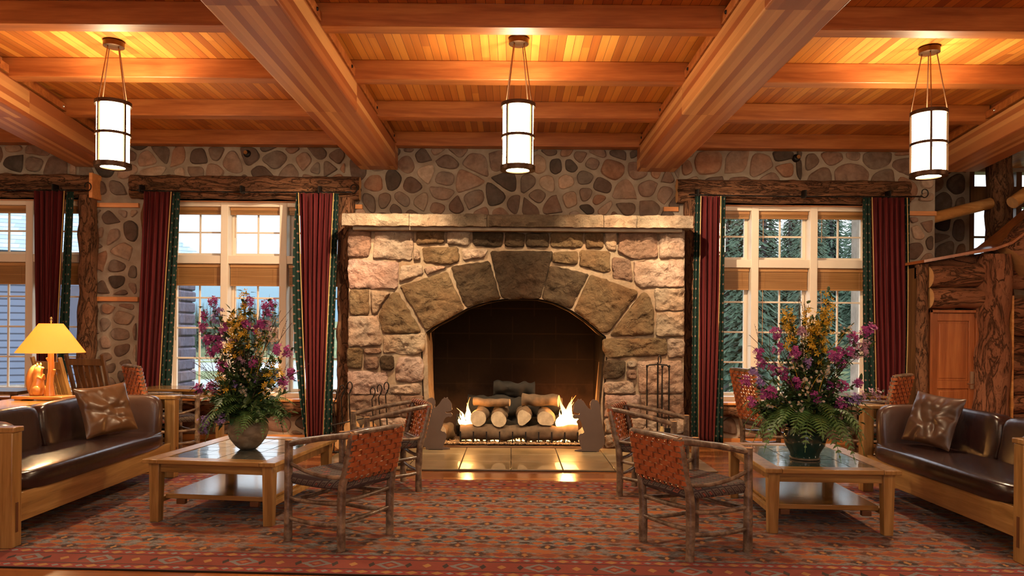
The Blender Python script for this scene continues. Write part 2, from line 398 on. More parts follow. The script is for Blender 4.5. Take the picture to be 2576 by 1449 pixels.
# ------------------------------------------------------------------ masonry generator
def clip(poly, a, b, c):                     # keep a*x+b*y<=c
    out = []
    for i in range(len(poly)):
        p, q = poly[i], poly[(i+1) % len(poly)]; dp = a*p[0]+b*p[1]-c; dq = a*q[0]+b*q[1]-c
        if dp <= 0: out.append(p)
        if dp*dq < 0:
            t = dp/(dp-dq); out.append((p[0]+(q[0]-p[0])*t, p[1]+(q[1]-p[1])*t))
    return out
def inset(poly, d):
    n = len(poly); ar = sum(poly[i][0]*poly[(i+1) % n][1]-poly[(i+1) % n][0]*poly[i][1] for i in range(n))
    if ar < 0: poly = poly[::-1]
    res = poly[:]
    for i in range(n):
        p, q = poly[i], poly[(i+1) % n]; L = math.hypot(q[0]-p[0], q[1]-p[1])
        if L < 1e-6: continue
        a, b = (q[1]-p[1])/L, -(q[0]-p[0])/L
        res = clip(res, a, b, a*p[0]+b*p[1]-d)
        if len(res) < 3: return []
    return res
def chaikin(p, k=2):
    for _ in range(k):
        q = []
        for i in range(len(p)):
            a, b = p[i], p[(i+1) % len(p)]
            q += [(a[0]*.78+b[0]*.22, a[1]*.78+b[1]*.22), (a[0]*.22+b[0]*.78, a[1]*.22+b[1]*.78)]
        p = q
    return p
def resample(p, step):
    out = []
    for i in range(len(p)):
        a, b = p[i], p[(i+1) % len(p)]; L = math.hypot(b[0]-a[0], b[1]-a[1]); k = max(1, int(L/step+.5))
        out += [(a[0]+(b[0]-a[0])*j/k, a[1]+(b[1]-a[1])*j/k) for j in range(k)]
    return out
def stone(mb, poly, y, h, col, mat=1, rings=(1, .985, .93, .82, .6, .32), rough=.01, freq=7, wob=.006):
    """one stone bulging towards -Y from the wall plane y; poly in XZ"""
    n = len(poly); cx = sum(p[0] for p in poly)/n; cz = sum(p[1] for p in poly)/n; vs = []
    hs = {0: -.012}
    for k, s_ in enumerate(rings):
        hh = -.012 if k == 0 else h*(1-(s_**8)*(.8 if k < 2 else .6))
        for x, z in poly:
            px, pz = cx+(x-cx)*s_, cz+(z-cz)*s_
            w = wob*noise.noise(Vector((px*14, pz*14, 3))) if k < 3 else 0
            d = hh + (rough*noise.fractal(Vector((px*freq, pz*freq, y*3+cx)), .8, 2.2, 4) if k > 1 else 0)
            vs.append((px+w, y-d, pz+w))
    vs.append((cx, y-h-rough*noise.fractal(Vector((cx*freq, cz*freq, y*3+cx)), .8, 2.2, 4), cz))
    m = len(rings)
    fs = [(i*n+k, i*n+(k+1) % n, (i+1)*n+(k+1) % n, (i+1)*n+k) for i in range(m-1) for k in range(n)] + [((m-1)*n+k, (m-1)*n+(k+1) % n, m*n) for k in range(n)]
    mb.add(vs, fs, mat, col)
PAL = [(.30, .20, .15), (.36, .25, .19), (.19, .135, .105), (.145, .105, .085), (.24, .16, .125), (.33, .185, .12), (.42, .31, .235), (.085, .068, .058), (.22, .17, .14), (.28, .205, .165), (.17, .115, .09)]
def rubble(mb, x0, x1, z0, z1, y, sp, seed, gap=(.012, .026), h=.035, sx=1.0, pal=PAL):
    rr = random.Random(seed); pts = []
    tries = 0
    while tries < 3000:
        tries += 1; p = (rr.uniform(x0-.1, x1+.1), rr.uniform(z0-.1, z1+.1)); s_ = sp*(.72+.6*noise.noise(Vector((p[0]*1.5, p[1]*1.5, seed)))+.25)
        if all(math.hypot((p[0]-q[0])/sx, p[1]-q[1]) > max(.6*sp, s_) for q in pts): pts.append(p)
    for i, p in enumerate(pts):
        poly = [(x0, z0), (x1, z0), (x1, z1), (x0, z1)]
        for q in sorted(pts, key=lambda q: (q[0]-p[0])**2+(q[1]-p[1])**2)[1:16]:
            a, b = q[0]-p[0], q[1]-p[1]; mx, mz = (p[0]+q[0])/2, (p[1]+q[1])/2
            poly = clip(poly, a, b, a*mx+b*mz)
            if len(poly) < 3: break
        if len(poly) < 3: continue
        poly = inset(poly, rr.uniform(*gap))
        if len(poly) < 3: continue
        w = max(a[0] for a in poly)-min(a[0] for a in poly); hh = max(a[1] for a in poly)-min(a[1] for a in poly)
        if min(w, hh) < .05: continue
        poly = resample(chaikin(poly, 2), .05)
        c = rr.choice(pal); k = rr.uniform(1.0, 1.4); c = tuple(v*k for v in c)
        stone(mb, poly, y, h*rr.uniform(.6, 1.2), c, rings=(1, .97, .88, .6), rough=.008, freq=6)

# ------------------------------------------------------------------ room shell
YW = 9.9; ZC = 4.12
struct(MB().box((-9.2, -5, -.12), (9.2, 11.9, 0)).build('floor', m_floor))
struct(MB().box((-9.2, -5, ZC), (9.2, 11.9, ZC+.12)).build('ceiling', m_ceil))
m_plain = flatm('warm_plaster', (.42, .27, .16), .9, var=.1, sc=3)
struct(MB().box((-9.3, -5, 0), (-9.1, 10.4, ZC)).build('wall_left', m_plain))
struct(MB().box((9.1, -5, 0), (9.3, 11.9, ZC)).build('wall_right', m_plain))
struct(MB().box((-9.2, -5.2, 0), (9.2, -5, ZC)).build('wall_back', m_plain))
WIN = [(-6.97, 'left'), (-3.52, 'mid'), (3.695, 'right')]; HW = 1.21; ZS = .55; ZH = 3.21
wf = MB(); xs = [-9.2]
for c, _ in WIN: xs += [c-HW, c+HW]
xs.append(5.68)
for i in range(0, len(xs), 2):
    if xs[i] < 0 < xs[i+1]:
        wf.box((xs[i], YW, 0), (-1.3, YW+.42, ZC)); wf.box((1.4, YW, 0), (xs[i+1], YW+.42, ZC)); wf.box((-1.3, YW, 2.25), (1.4, YW+.42, ZC))
    else: wf.box((xs[i], YW, 0), (xs[i+1], YW+.42, ZC))
for c, _ in WIN:
    wf.box((c-HW, YW, 0), (c+HW, YW+.42, ZS)); wf.box((c-HW, YW, ZH), (c+HW, YW+.42, ZC))
rubble(wf, -8.3, -5.86, 3.25, 3.96, YW, .27, 3)
rubble(wf, -5.86, -4.4, 3.25, 3.96, YW, .27, 4); rubble(wf, -4.4, -2.25, 3.25, 3.96, YW, .25, 14)
rubble(wf, -2.25, 2.25, 2.82, 3.96, YW, .205, 5)
rubble(wf, 2.25, 3.9, 3.25, 3.96, YW, .29, 6); rubble(wf, 3.9, 5.68, 3.25, 3.96, YW, .27, 16)
rubble(wf, -5.72, -5.02, 1.91, 3.10, YW, .21, 7, gap=(.02, .035)); rubble(wf, -5.72, -5.02, .05, 1.84, YW, .20, 8, gap=(.02, .035))
rubble(wf, 5.05, 5.68, 1.86, 3.08, YW, .22, 9); rubble(wf, 5.05, 5.68, .05, 1.78, YW, .22, 10)
for k, (c, _) in enumerate(WIN): rubble(wf, c-HW, c+HW, .06, .40, YW, .24, 20+k)
struct(wf.build('wall_front', [m_mortar, m_stone]))
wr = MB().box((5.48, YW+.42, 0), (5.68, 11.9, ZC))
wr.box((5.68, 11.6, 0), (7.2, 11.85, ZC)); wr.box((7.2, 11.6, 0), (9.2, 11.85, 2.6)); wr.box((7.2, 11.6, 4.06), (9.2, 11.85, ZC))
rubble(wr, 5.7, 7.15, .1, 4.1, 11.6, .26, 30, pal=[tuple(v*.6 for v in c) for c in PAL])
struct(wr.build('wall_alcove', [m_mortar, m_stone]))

# ceiling beams (a thing each)
def beam_pair():
    for k, (x0, x1, lab) in enumerate(((-2.06, -1.55, 'heavy laminated ceiling beam left of the middle pendant'), (1.66, 2.17, 'heavy laminated ceiling beam right of the middle pendant'))):
        t = thing('main_beam', lab, 'beam', ((x0+x1)/2, 2.5, 3.64), 0, 'main ceiling beams')
        w = (x1-x0)/2; L0, L1 = -7.4, 7.39
        MB().box((-w, L0, 0), (w, L1, .30)).build('beam_body', m_glulam, t, bevel=.012)
        m = MB().box((-w+.06, L0, .30), (w-.06, L1, .475)); m.build('upper_beam', m_glulam, t, bevel=.008)
        for s in (-1, 1):
            a, b = sorted((s*(w-.06), s*(w+.005)))
            l = MB().box((a, L0, .17+.15), (b, L1, .40)).build('ledger', m_beam, t, bevel=.006)
            for y in (1.6, 3.0, 3.25, 4.5, 4.75, 5.8, 6.05, 7.0):
                mm = MB().lathe([(0, .012), (.012, .012), (.017, .003), (.017, -.002)], 8, (s*(w+.005), y, .36), M=Matrix.Rotation(s*PI/2, 3, 'Y'))
                mm.build('bolt', m_iron, t)
beam_pair()
for x, s, lab in ((-5.62, 1, 'angled outer ceiling beam behind the left pendant'), (5.88, -1, 'angled outer ceiling beam behind the right pendant')):
    t = thing('outer_beam', lab, 'beam', (x, 9.88 if s > 0 else 9.75, 3.64), math.atan(.165)*s, 'outer ceiling beams')
    MB().box((-.25, -8, 0), (.25, 0, .30)).build('beam_body', m_glulam, t, bevel=.012)
    MB().box((-.19, -8, .30), (.19, 0, .475)).build('upper_beam', m_glulam, t, bevel=.008)
    for q in (-1, 1):
        a, b = sorted((q*.19, q*.255)); MB().box((a, -8, .32), (b, 0, .40)).build('ledger', m_beam, t)
        for y in (-1.6, -3, -4.4): MB().lathe([(0, .012), (.012, .012), (.017, .003), (.017, -.002)], 8, (q*.255, y, .36), M=Matrix.Rotation(q*PI/2, 3, 'Y')).build('bolt', m_chrome, t)
JY = [9.72, 8.42, 7.15, 5.90, 4.65, 3.4, 2.1]
names = ['against the stone wall', 'second from the stone wall', 'third from the stone wall', 'fourth from the stone wall', 'at the top edge of the photo', 'over the camera', 'behind the camera']
for j, y in enumerate(JY):
    for xa, xb, sec in ((-5.45+.165*(9.9-y), -2.05, 'left bay'), (-1.6, 1.7, 'middle bay'), (2.15, 5.7-.165*(9.9-y), 'right bay')):
        if j > 4: continue
        m = MB().box((xa-(xa+xb)/2, 0, 0), (xb-(xa+xb)/2, .16, .19)); o = m.build('ceiling_joist', m_beam, bevel=.008); o.location = ((xa+xb)/2, y, 3.93)
        tag(o, f'orange fir ceiling joist {names[j]}, {sec}', 'joist', 'cross joists of the ceiling')
for s, y in ((-1, 0), (1, 0)):
    for j, yy in enumerate(JY[:5]):
        x = s*7.4; m = MB().box((-1.75, 0, 0), (1.75, .16, .19)); o = m.build('ceiling_joist', m_beam, bevel=.008); o.location = (x+s*.0+(.1 if s > 0 else 0), yy, 3.93)
        tag(o, f'ceiling joist {names[j]}, beyond the {"left" if s<0 else "right"} angled beam', 'joist', 'cross joists of the ceiling')

# ------------------------------------------------------------------ windows
def window(idx, cx, where):
    t = thing(f'window_{idx}', None, None, (cx, 10.0, 0), kind='structure')
    f = MB()
    for s in (-1, 1): f.box((s*HW-.055 if s > 0 else s*HW, 0, ZS), (s*HW if s > 0 else s*HW+.055, .24, ZH)); f.box((s*.4-.05, -.008, ZS+.002), (s*.4+.05, .22, ZH-.002))
    f.box((-HW+.001, .002, 3.15), (HW-.001, .238, ZH-.001)); f.box((-HW, .004, 2.375), (HW, .22, 2.485)); f.box((-HW+.001, .002, ZS+.001), (HW-.001, .238, .62))
    f.build('window_frame', m_cream, t, bevel=.006)
    MB().box((-HW-.02, -.26, .525), (HW+.02, .02, .56)).build('window_sill', m_trimw, t, bevel=.008)
    MB().box((-HW, -.1, ZH-.002), (HW, .0, ZH+.03)).build('head_board', m_trimw, t)
    for ci, (xa, xb) in enumerate(((-HW+.055, -.45), (-.35, .35), (.45, HW-.055))):
        for zi, (za, zb, rows) in enumerate(((2.485, 3.15, 2), (.62, 2.375, 4))):
            s_ = MB(); fw = .045; y0, y1 = .16, .205
            s_.box((xa, y0, za), (xa+fw, y1, zb)); s_.box((xb-fw, y0, za), (xb, y1, zb)); s_.box((xa+fw, y0+.002, za), (xb-fw, y1-.002, za+fw)); s_.box((xa+fw, y0+.002, zb-fw), (xb-fw, y1-.002, zb))
            xm = (xa+xb)/2; s_.box((xm-.012, y0+.01, za+fw), (xm+.012, y1-.01, zb-fw))
            for r in range(1, rows):
                z = za+fw+(zb-za-2*fw)*r/rows; s_.box((xa+fw, y0+.012, z-.012), (xb-fw, y1-.012, z+.012))
            so = s_.build('sash', m_cream, t, bevel=.004)
            MB().box((xa+.02, .182, za+.02), (xb-.02, .186, zb-.02)).build('pane', m_glass, so)
            # wooden blind drawn up
            zt = zb-.004 if zi else 3.15; zl = 3.05 if zi == 0 else 2.075; col = ('left', 'middle', 'right')[ci]
            if zi == 0: zt = 3.149
            b = thing('wooden_blind', f'{"lower" if zi else "upper"} {col} drawn-up wooden blind of the window {where}', 'blind', (cx+xm, 10.06, 0), 0, f'wooden blinds of the window {where}')
            w = (xb-xa)/2-.008
            MB().box((-w, -.01, zt-.045), (w, .045, zt)).build('valance', m_valance, b, bevel=.004)
            MB().box((-w+.004, .005, zl+.018), (w-.004, .05, zt-.045)).build('slats', m_blind, b)
            MB().box((-w+.004, .0, zl), (w-.004, .052, zl+.018)).build('bottom_rail', m_valance, b, bevel=.003)
            c_ = MB()
            for x in (-w*.72, w*.72): c_.tube([(x, -.003, zt-.05), (x, -.003, zl)], .0015, 4)
            c_.tube([(-w*.8, -.008, zl), (-w*.8, -.008, zl-(.32 if zi == 0 else .75))], .004, 5)
            c_.build('pull_cord', m_valance, b)
    return t
window(1, WIN[0][0], 'at the far left'); window(2, WIN[1][0], 'left of the fireplace'); window(3, WIN[2][0], 'right of the fireplace')

# bark log surrounds
def log(name, p, q, r, mat, n=14, seg=24, rough=.28, rf=5, flat=1, parent=None, taper=1):
    p = Vector(p); q = Vector(q); m = MB()
    path = [p.lerp(q, i/seg) for i in range(seg+1)]
    m.tube(path, [r*(1+(taper-1)*i/seg) for i in range(seg+1)], n, 0, True, rough, rf, flat, capmat=1)
    return m.build(name, [mat, m_logend], parent, smooth=60)
ti = 1
for (c, _), xr, xl in zip(WIN, (-5.56, -2.04, 5.27), (-8.4, -5.08, 2.18)):
    for z, rr in ((3.44, .085), (3.30, .085)):
        o = log(f'trim_{ti}', (xl, 9.80, z), (xr, 9.80, z), rr, m_barkx, 16, 50, .25, 4); struct(o); ti += 1
    for s in (-1, 1):
        o = log(f'trim_{ti}', (c+s*1.30, 9.82, 0), (c+s*1.30, 9.82, 3.24), .115, m_barkz, 16, 44, .32, 4.5); struct(o); ti += 1
    o = log(f'trim_{ti}', (c-1.2, 9.83, .445), (c+1.2, 9.83, .445), .098, m_barkx, 16, 36, .4, 4); struct(o); ti += 1
    struct(MB().box((c-1.2, 9.86, 0), (c+1.2, 9.9, .07)).build(f'trim_{ti}', m_trimw)); ti += 1
for xa, xb, z in ((-5.70, -5.02, 3.135), (-5.70, -5.02, 1.875), (5.05, 5.68, 3.11), (5.05, 5.68, 1.82), (-2.22, -2.02, 3.14), (2.02, 2.22, 3.14)):
    struct(MB().box((xa, 9.855, z-.03), (xb, 9.91, z+.03)).build(f'trim_{ti}', m_trimw, bevel=.004)); ti += 1
struct(MB().box((-5.585, 9.68, 3.2), (-5.54, 9.9, 3.53)).build(f'trim_{ti}', m_trimw, bevel=.004)); ti += 1

# curtain rods
def rod(xa, xb, lab, scroll=(0, 1)):
    t = thing('curtain_rod', lab, 'curtain rod', (0, 9.62, 3.29), 0, 'iron curtain rods')
    path = [(xa+(xb-xa)*i/60, 0, -.012*math.sin(PI*i/60)) for i in range(61)]
    MB().tube(path, .011, 6, twist=.9, rough=.25, rfreq=60).build('rod', m_iron, t)
    for x in (xa+.12, (xa+xb)/2, xb-.42):
        MB().box((x-.018, 0, -.02), (x+.018, .10, .075)).tube([(x, -.01, -.02), (x, -.01, .07)], .012, 6).build('bracket', m_iron, t)
    for e, x in ((0, xa), (1, xb)):
        if not scroll[e]: continue
        sg = 1 if e else -1
        pts = [(x+sg*(.03+.05*math.cos(a)*(1-a/9)), 0, .05+.055*math.sin(a)*(1-a/9)) for a in [(-1.6+.35*k) for k in range(16)]]
        MB().tube([(x, 0, 0)]+pts, .007, 6).build('scroll_finial', m_iron, t)
    return t
rod(-8.3, -5.60, 'iron curtain rod over the window at the far left', (0, 1)); rod(-5.0, -2.12, 'twisted iron curtain rod over the window left of the fireplace')
rod(2.3, 5.35, 'twisted iron curtain rod ending in a scroll, over the window right of the fireplace', (0, 1))

# curtains
def curtain(lab, bands_top, bands_mid, bands_bot, zb, zt=3.27, y=9.62, seed=0):
    """bands: x edges; kinds alternate G=green R=red"""
    t = thing('curtain', lab, 'curtain', (0, y, 0), 0, 'red and green floor-length curtains')
    rr = random.Random(seed); kinds = bands_top[1]; E3 = (bands_top[0], bands_mid, bands_bot); et, eb = E3[0], E3[2]
    def ed_(k, v): a, m_, b = E3[0][k], E3[1][k], E3[2][k]; return a*(1-v)*(1-2*v)+m_*4*v*(1-v)+b*v*(2*v-1)
    for k, kd in enumerate(kinds):
        m = MB(); wt = et[k+1]-et[k]; nx = max(6, int(wt/.006)); nz = 30; vs = []; uvs = []
        fold = 2.0 if kd == 'G' else max(4.0, wt/.075)
        ph = rr.random()*6; amp = .042 if kd == 'R' else .022
        for j in range(nz+1):
            v = j/nz; z = zt+(zb-zt)*v; ee = v**1.0
            xa = ed_(k, v); xb = ed_(k+1, v)
            for i in range(nx+1):
                u = i/nx; uu = u+.02*math.sin(5*v+ph+u*4)
                a = math.sin(2*PI*fold*uu+ph)+.35*math.sin(2*PI*fold*1.7*uu+v*2)
                vs.append((xa+(xb-xa)*u, -amp*a*(.8+.3*v)+.01*math.sin(v*4+k), z)); uvs.append((u*wt*(1.6 if kd == 'R' else 1.2), v*(zt-zb)))
        W = nx+1; fs = [(j*W+i, j*W+i+1, (j+1)*W+i+1, (j+1)*W+i) for j in range(nz) for i in range(nx)]
        m.add(vs, fs, 0, None, uvs)
        o = m.build('red_panel' if kd == 'R' else 'green_panel', m_red if kd == 'R' else m_green, t, smooth=80)
        sm = o.modifiers.new('cloth', 'SOLIDIFY'); sm.thickness = .004
    for k in range(1, len(kinds)):
        p = MB().tube([(ed_(k, j/20), -.035, zt+(zb-zt)*j/20) for j in range(21)], .006, 5); p.build('piping', m_piping, t)
    return t
def cx_(px, y=9.62): return (px-1288)/1850*y
def cur(lab, top, kinds, mid, bot, zb, seed): curtain(lab, ([cx_(p) for p in top], kinds), [cx_(p) for p in mid], [cx_(p) for p in bot], zb, seed=seed)
cur('curtain with dark green border in the corner of the far left window', [88, 163, 181], 'RG', [94, 150, 172], [104, 140, 168], .05, 1)
cur('curtain hanging at the left side of the window left of the fireplace', [360, 431, 450], 'RG', [350, 414, 438], [338, 400, 428], .05, 2)
cur('curtain between the left window and the fireplace, its green border swept aside', [744, 750, 838, 850], 'GRG', [738, 762, 826, 843], [772, 777, 816, 838], .06, 3)
cur('narrow curtain between the fireplace and the right window', [1745, 1759, 1809, 1822], 'GRG', [1741, 1757, 1806, 1819], [1738, 1758, 1796, 1820], .05, 4)
cur('curtain at the right side of the right window beside the stone pier', [2168, 2188, 2276, 2288], 'GRG', [2172, 2197, 2280, 2286], [2178, 2206, 2272, 2284], .05, 5)

# ------------------------------------------------------------------ fireplace
YF = 9.3; KF = 1850/YF
def fp(px, py):                               # image pixels of the chimney breast -> metres on its face
    dx = px-1288; dy = py-830; return ((dx+.0079*dy)/KF, 1.5-(dy-.0079*dx)/KF)
def z3(x, y): return fp(840+x/2.862, 500+y/2.862)
fpl = thing('fireplace', 'massive stone fireplace with arched opening and stone mantel shelf', 'fireplace', (0, 0, 0))
arch = [z3(*p) for p in ((662, 960), (720, 917), (830, 860), (955, 788), (1080, 745), (1215, 720), (1340, 716), (1480, 720), (1590, 745), (1715, 803), (1830, 882), (1920, 962), (1960, 992))]
xl, xr = fp(877, 800)[0], fp(1721, 800)[0]
jl, jr = arch[0][0]+.02, fp(1512, 1000)[0]
outer = [(xl, 0), (jl+.08, 0), (jl+.02, .7), (jl, 1.3)] + arch + [(jr+.05, 1.2), (jr, .6), (jr, 0), (xr, 0), (xr, 2.80), (xl, 2.80)]
mb = MB(); mb.usec = True; mb.col = (.34, .26, .185); mb.prism(outer, YF, YW+.02)
HI = [(.50, .38, .30), (.56, .43, .34), (.46, .36, .28), (.52, .37, .29), (.48, .37, .27)]
BR = [(.20, .130, .068), (.23, .155, .085)]; DK = [(.085, .055, .030), (.10, .066, .038), (.07, .045, .026)]; RD = [(.30, .19, .14), (.34, .22, .16)]
st_ = [
 ((425,680),(462,668),(485,712),(600,905),(622,948),(600,962),(355,965),(345,900),(332,830),(355,775),'B'),
 ((478,632),(812,527),(932,788),(830,852),(720,912),(668,940),(492,660),'B'),
 ((847,492),(1112,452),(1198,713),(1080,740),(955,778),(900,660),'D'),
 ((1130,380),(1575,380),(1560,450),(1482,712),(1340,714),(1215,714),(1160,520),'D'),
 ((1560,482),(1833,547),(1702,788),(1590,742),(1500,712),'D'),
 ((1852,547),(2188,672),(2168,710),(1975,960),(1920,955),(1830,876),(1732,800),'B'),
 ((2218,672),(2262,692),(2298,800),(2298,968),(2240,978),(2000,983),(1995,965),'B'),
 ((115,220),(265,225),(262,340),(245,415),(105,415),(108,300),'R'), ((300,235),(560,228),(572,300),(560,438),(300,424),(287,400),'H'),
 ((600,215),(790,215),(790,318),(600,325),'B'), ((820,225),(975,230),(970,335),(825,325),'H'), ((1000,235),(1215,240),(1210,335),(1170,346),(1010,332),'D'),
 ((1235,245),(1370,250),(1365,345),(1240,345),'D'), ((1385,250),(1545,250),(1545,345),(1385,345),'D'), ((1565,245),(1790,240),(1785,345),(1740,353),(1565,345),'B'),
 ((1810,240),(1935,240),(1935,350),(1820,350),'B'), ((1955,240),(2030,240),(2030,370),(1992,368),(1955,340),'H'), ((2050,235),(2320,230),(2325,420),(2150,430),(2050,380),'R'),
 ((2345,218),(2515,220),(2515,420),(2345,425),'H'), ((580,362),(612,370),(622,440),(577,445),'H'), ((640,355),(890,350),(900,450),(830,468),(650,455),'B'),
 ((925,365),(1108,365),(1080,420),(940,440),'H'), ((1580,388),(1755,378),(1748,472),(1572,455),'B'), ((1775,372),(1985,385),(1985,520),(1930,525),(1772,480),'B'),
 ((2010,422),(2128,442),(2148,590),(2010,558),'R'), ((2157,452),(2515,450),(2515,630),(2200,635),(2167,590),'H'), ((110,437),(465,460),(455,640),(400,642),(115,640),(105,500),'P'),
 ((487,482),(630,477),(640,540),(475,598),'H'), ((655,492),(790,482),(808,497),(672,543),'H'), ((120,657),(245,657),(250,830),(120,833),'B'),
 ((270,662),(408,677),(335,770),(312,828),(282,828),'H'), ((110,850),(320,842),(340,1050),(230,1055),(110,1055),'H'), ((362,987),(650,972),(655,1080),(600,1113),(362,1103),'H'),
 ((105,1075),(208,1075),(198,1218),(100,1213),'B'), ((226,1077),(340,1073),(340,1110),(230,1113),'R'), ((226,1137),(322,1142),(318,1220),(226,1223),'R'),
 ((337,1137),(425,1132),(430,1225),(390,1233),(347,1225),'D'), ((475,1140),(620,1140),(642,1185),(640,1300),(560,1320),(450,1300),(450,1200),'P'), ((105,1240),(380,1252),(385,1400),(105,1400),'P'),
 ((402,1340),(620,1332),(622,1400),(402,1400),'H'), ((2310,652),(2515,650),(2515,800),(2322,800),'H'), ((2325,822),(2515,820),(2515,985),(2325,985),'H'),
 ((1940,1012),(2385,1007),(2393,1120),(1970,1140),(1937,1080),'B'), ((2402,1007),(2515,1010),(2515,1135),(2405,1135),'H'), ((1950,1167),(2093,1167),(2093,1250),(2050,1288),(1947,1290),'D'),
 ((2115,1167),(2178,1170),(2175,1210),(2117,1213),'H'), ((2190,1170),(2500,1170),(2512,1395),(2195,1395),'H'), ((1948,1322),(2150,1312),(2168,1400),(1948,1400),'H'),
 ((2110,1232),(2172,1228),(2175,1295),(2115,1290),'R'),
]
rr = random.Random(11)
def hstone(poly, k, h=.055):
    pal = {'H': HI, 'B': BR, 'D': DK, 'R': RD, 'P': [(.52, .36, .31), (.55, .40, .34)]}[k]; c = rr.choice(pal); q = rr.uniform(.9, 1.1)
    cx = sum(a[0] for a in poly)/len(poly); cz = sum(a[1] for a in poly)/len(poly)
    poly = [(a[0]+math.copysign(min(.011, abs(a[0]-cx)*.12), a[0]-cx), a[1]+math.copysign(min(.011, abs(a[1]-cz)*.1), a[1]-cz)) for a in poly]
    q_ = []
    for i in range(len(poly)):
        a, b = poly[i], poly[(i+1) % len(poly)]; L = math.hypot(b[0]-a[0], b[1]-a[1]); t_ = min(.3, .022/max(L, .01)); q_ += [(a[0]+(b[0]-a[0])*t_, a[1]+(b[1]-a[1])*t_), (b[0]+(a[0]-b[0])*t_, b[1]+(a[1]-b[1])*t_)]
    p = resample(q_, .026)
    stone(mb, p, YF, h*rr.uniform(.8, 1.1), tuple(v*q for v in c), rings=(1, .992, .965, .92, .86, .79, .71, .63, .55, .47, .39, .31, .23, .15, .07), rough=.034, freq=9, wob=.014)
for s_ in st_: hstone([z3(*p) for p in s_[:-1]], s_[-1])
def rows(x0, x1, ys, seed):
    q = random.Random(seed)
    for a, b in zip(ys, ys[1:]):
        x = x0
        while x < x1-12:
            w = min(q.uniform(55, 110), x1-x)
            if x1-x-w < 30: w = x1-x
            hstone([fp(x+2.5, a+3), fp(x+w-2.5, a+2), fp(x+w-2, b-3), fp(x+3, b-2)], q.choice('HHPHR')); x += w
rows(877, 1066, [993, 1050, 1092, 1122], 3); rows(1520, 1720, [992, 1050, 1090, 1126], 5)
mb.build('stone_surround', [m_fmortar, m_rock], fpl, smooth=50)
jm = MB(); ap = [(jl+.01, .02), (jl+.0, .6), (jl-.02, 1.2)]+[(a, b-.012) for a, b in arch]+[(jr+.02, 1.2), (jr-.01, .6), (jr-.01, .02)]
vs = [];
for (a, b) in ap:
    for k in range(8): 
        n_ = noise.noise(Vector((a*6, b*6, k*1.3)))*.03
        off = -.055 if k == 0 and b < 1.35 else n_+.004
        vs.append((a+off*(1 if a < 0 else -1), YF-.03+k*.05+(.02 if k == 0 else 0), b+.01*n_))
jm.add(vs, [(i*8+k, (i+1)*8+k, (i+1)*8+k+1, i*8+k+1) for i in range(len(ap)-1) for k in range(7)])
jm.build('sooted_jamb', m_soot, fpl, smooth=60)
# mantel shelf: three long dressed stones
mm = MB(); mx0, mx1 = (857-1288)/204.4, (1743-1288)/204.4
cuts = [mx0, mx0+.83, -.32, 1.12, mx1-.7, mx1]; cc = [(.52, .42, .33), (.36, .28, .19), (.085, .058, .040), (.27, .20, .13), (.50, .40, .31)]
for k in range(5):
    a, b = cuts[k]+.003, cuts[k+1]-.003; nx = int((b-a)/.025); vs = []; prof = [(.0, .0), (.0, .05), (.0, .10), (.012, .14), (.04, .155), (.25, .157), (.86, .157)]
    prof = [(.86, .0), (.3, 0), (.06, 0)] + prof
    for i in range(nx+1):
        x = a+(b-a)*i/nx
        for y, z in prof:
            n_ = noise.fractal(Vector((x*7, y*7+3, z*9)), .8, 2.2, 4)
            vs.append((x, 9.05+y-(n_*.04 if y < .3 else 0), 2.775+z+(n_*.006)))
    W = len(prof); mm.add(vs, [(i*W+j, i*W+j+1, (i+1)*W+j+1, (i+1)*W+j) for i in range(nx) for j in range(W-1)] + [tuple(range(W))[::-1], tuple(nx*W+j for j in range(W))], 0, cc[k])
    base_ = len(mm.c)-nx*(W-1)-2
    for i in range(nx):            # the smoke stain fades out to both ends
        x = a+(b-a)*i/nx; st = max(0, 1-abs(x-.05)/1.25)+.25*noise.noise(Vector((x*4, 0, 5))); st = min(1, max(0, st*1.5)); q_ = tuple(u*(1-st)+v*st for u, v in zip((.50, .40, .31) if k % 2 else (.46, .36, .26), (.085, .056, .036)))
        for j in range(W-1): mm.c[base_+i*(W-1)+j] = q_
mm.build('mantel_shelf', m_rock, fpl, smooth=50)
MB().box((mx0+.12, 9.14, 2.735), (mx1-.12, 9.32, 2.78)).build('mantel_bed', m_mortar, fpl)
fb = MB()
fx0, fx1, fy0, fy1 = jl-.04, jr+.04, YF+.05, 10.55
fb.box((fx0-.1, YF+.3, 0), (fx0, fy1, 2.0)); fb.box((fx1, YF+.3, 0), (fx1+.1, fy1, 2.0)); fb.box((fx0-.1, fy1, 0), (fx1+.1, fy1+.1, 2.2)); fb.box((fx0-.1, YF+.3, 2.0), (fx1+.1, fy1, 2.1))
fb.box((fx0+.06, 9.236, 0), (fx1-.06, fy1, .03))
fb.build('firebox', m_soot, fpl)

# hearth slabs
h = MB().box((-2.08, 7.80, 0), (2.2, 9.235, .012))
for i in range(-4, 5):
    for j in range(3):
        a = i*.553+.005; b = min(2.19, a+.543); a = max(-2.07, a)
        if b-a < .05: continue
        h.box((a, 7.81+j*.475, .006), (b, 7.81+j*.475+.468, .022), 1)
tag(h.build('hearth', [m_grout, m_hearth], None, bevel=.003), 'flat hearth of large tan slate slabs before the fireplace', 'hearth')

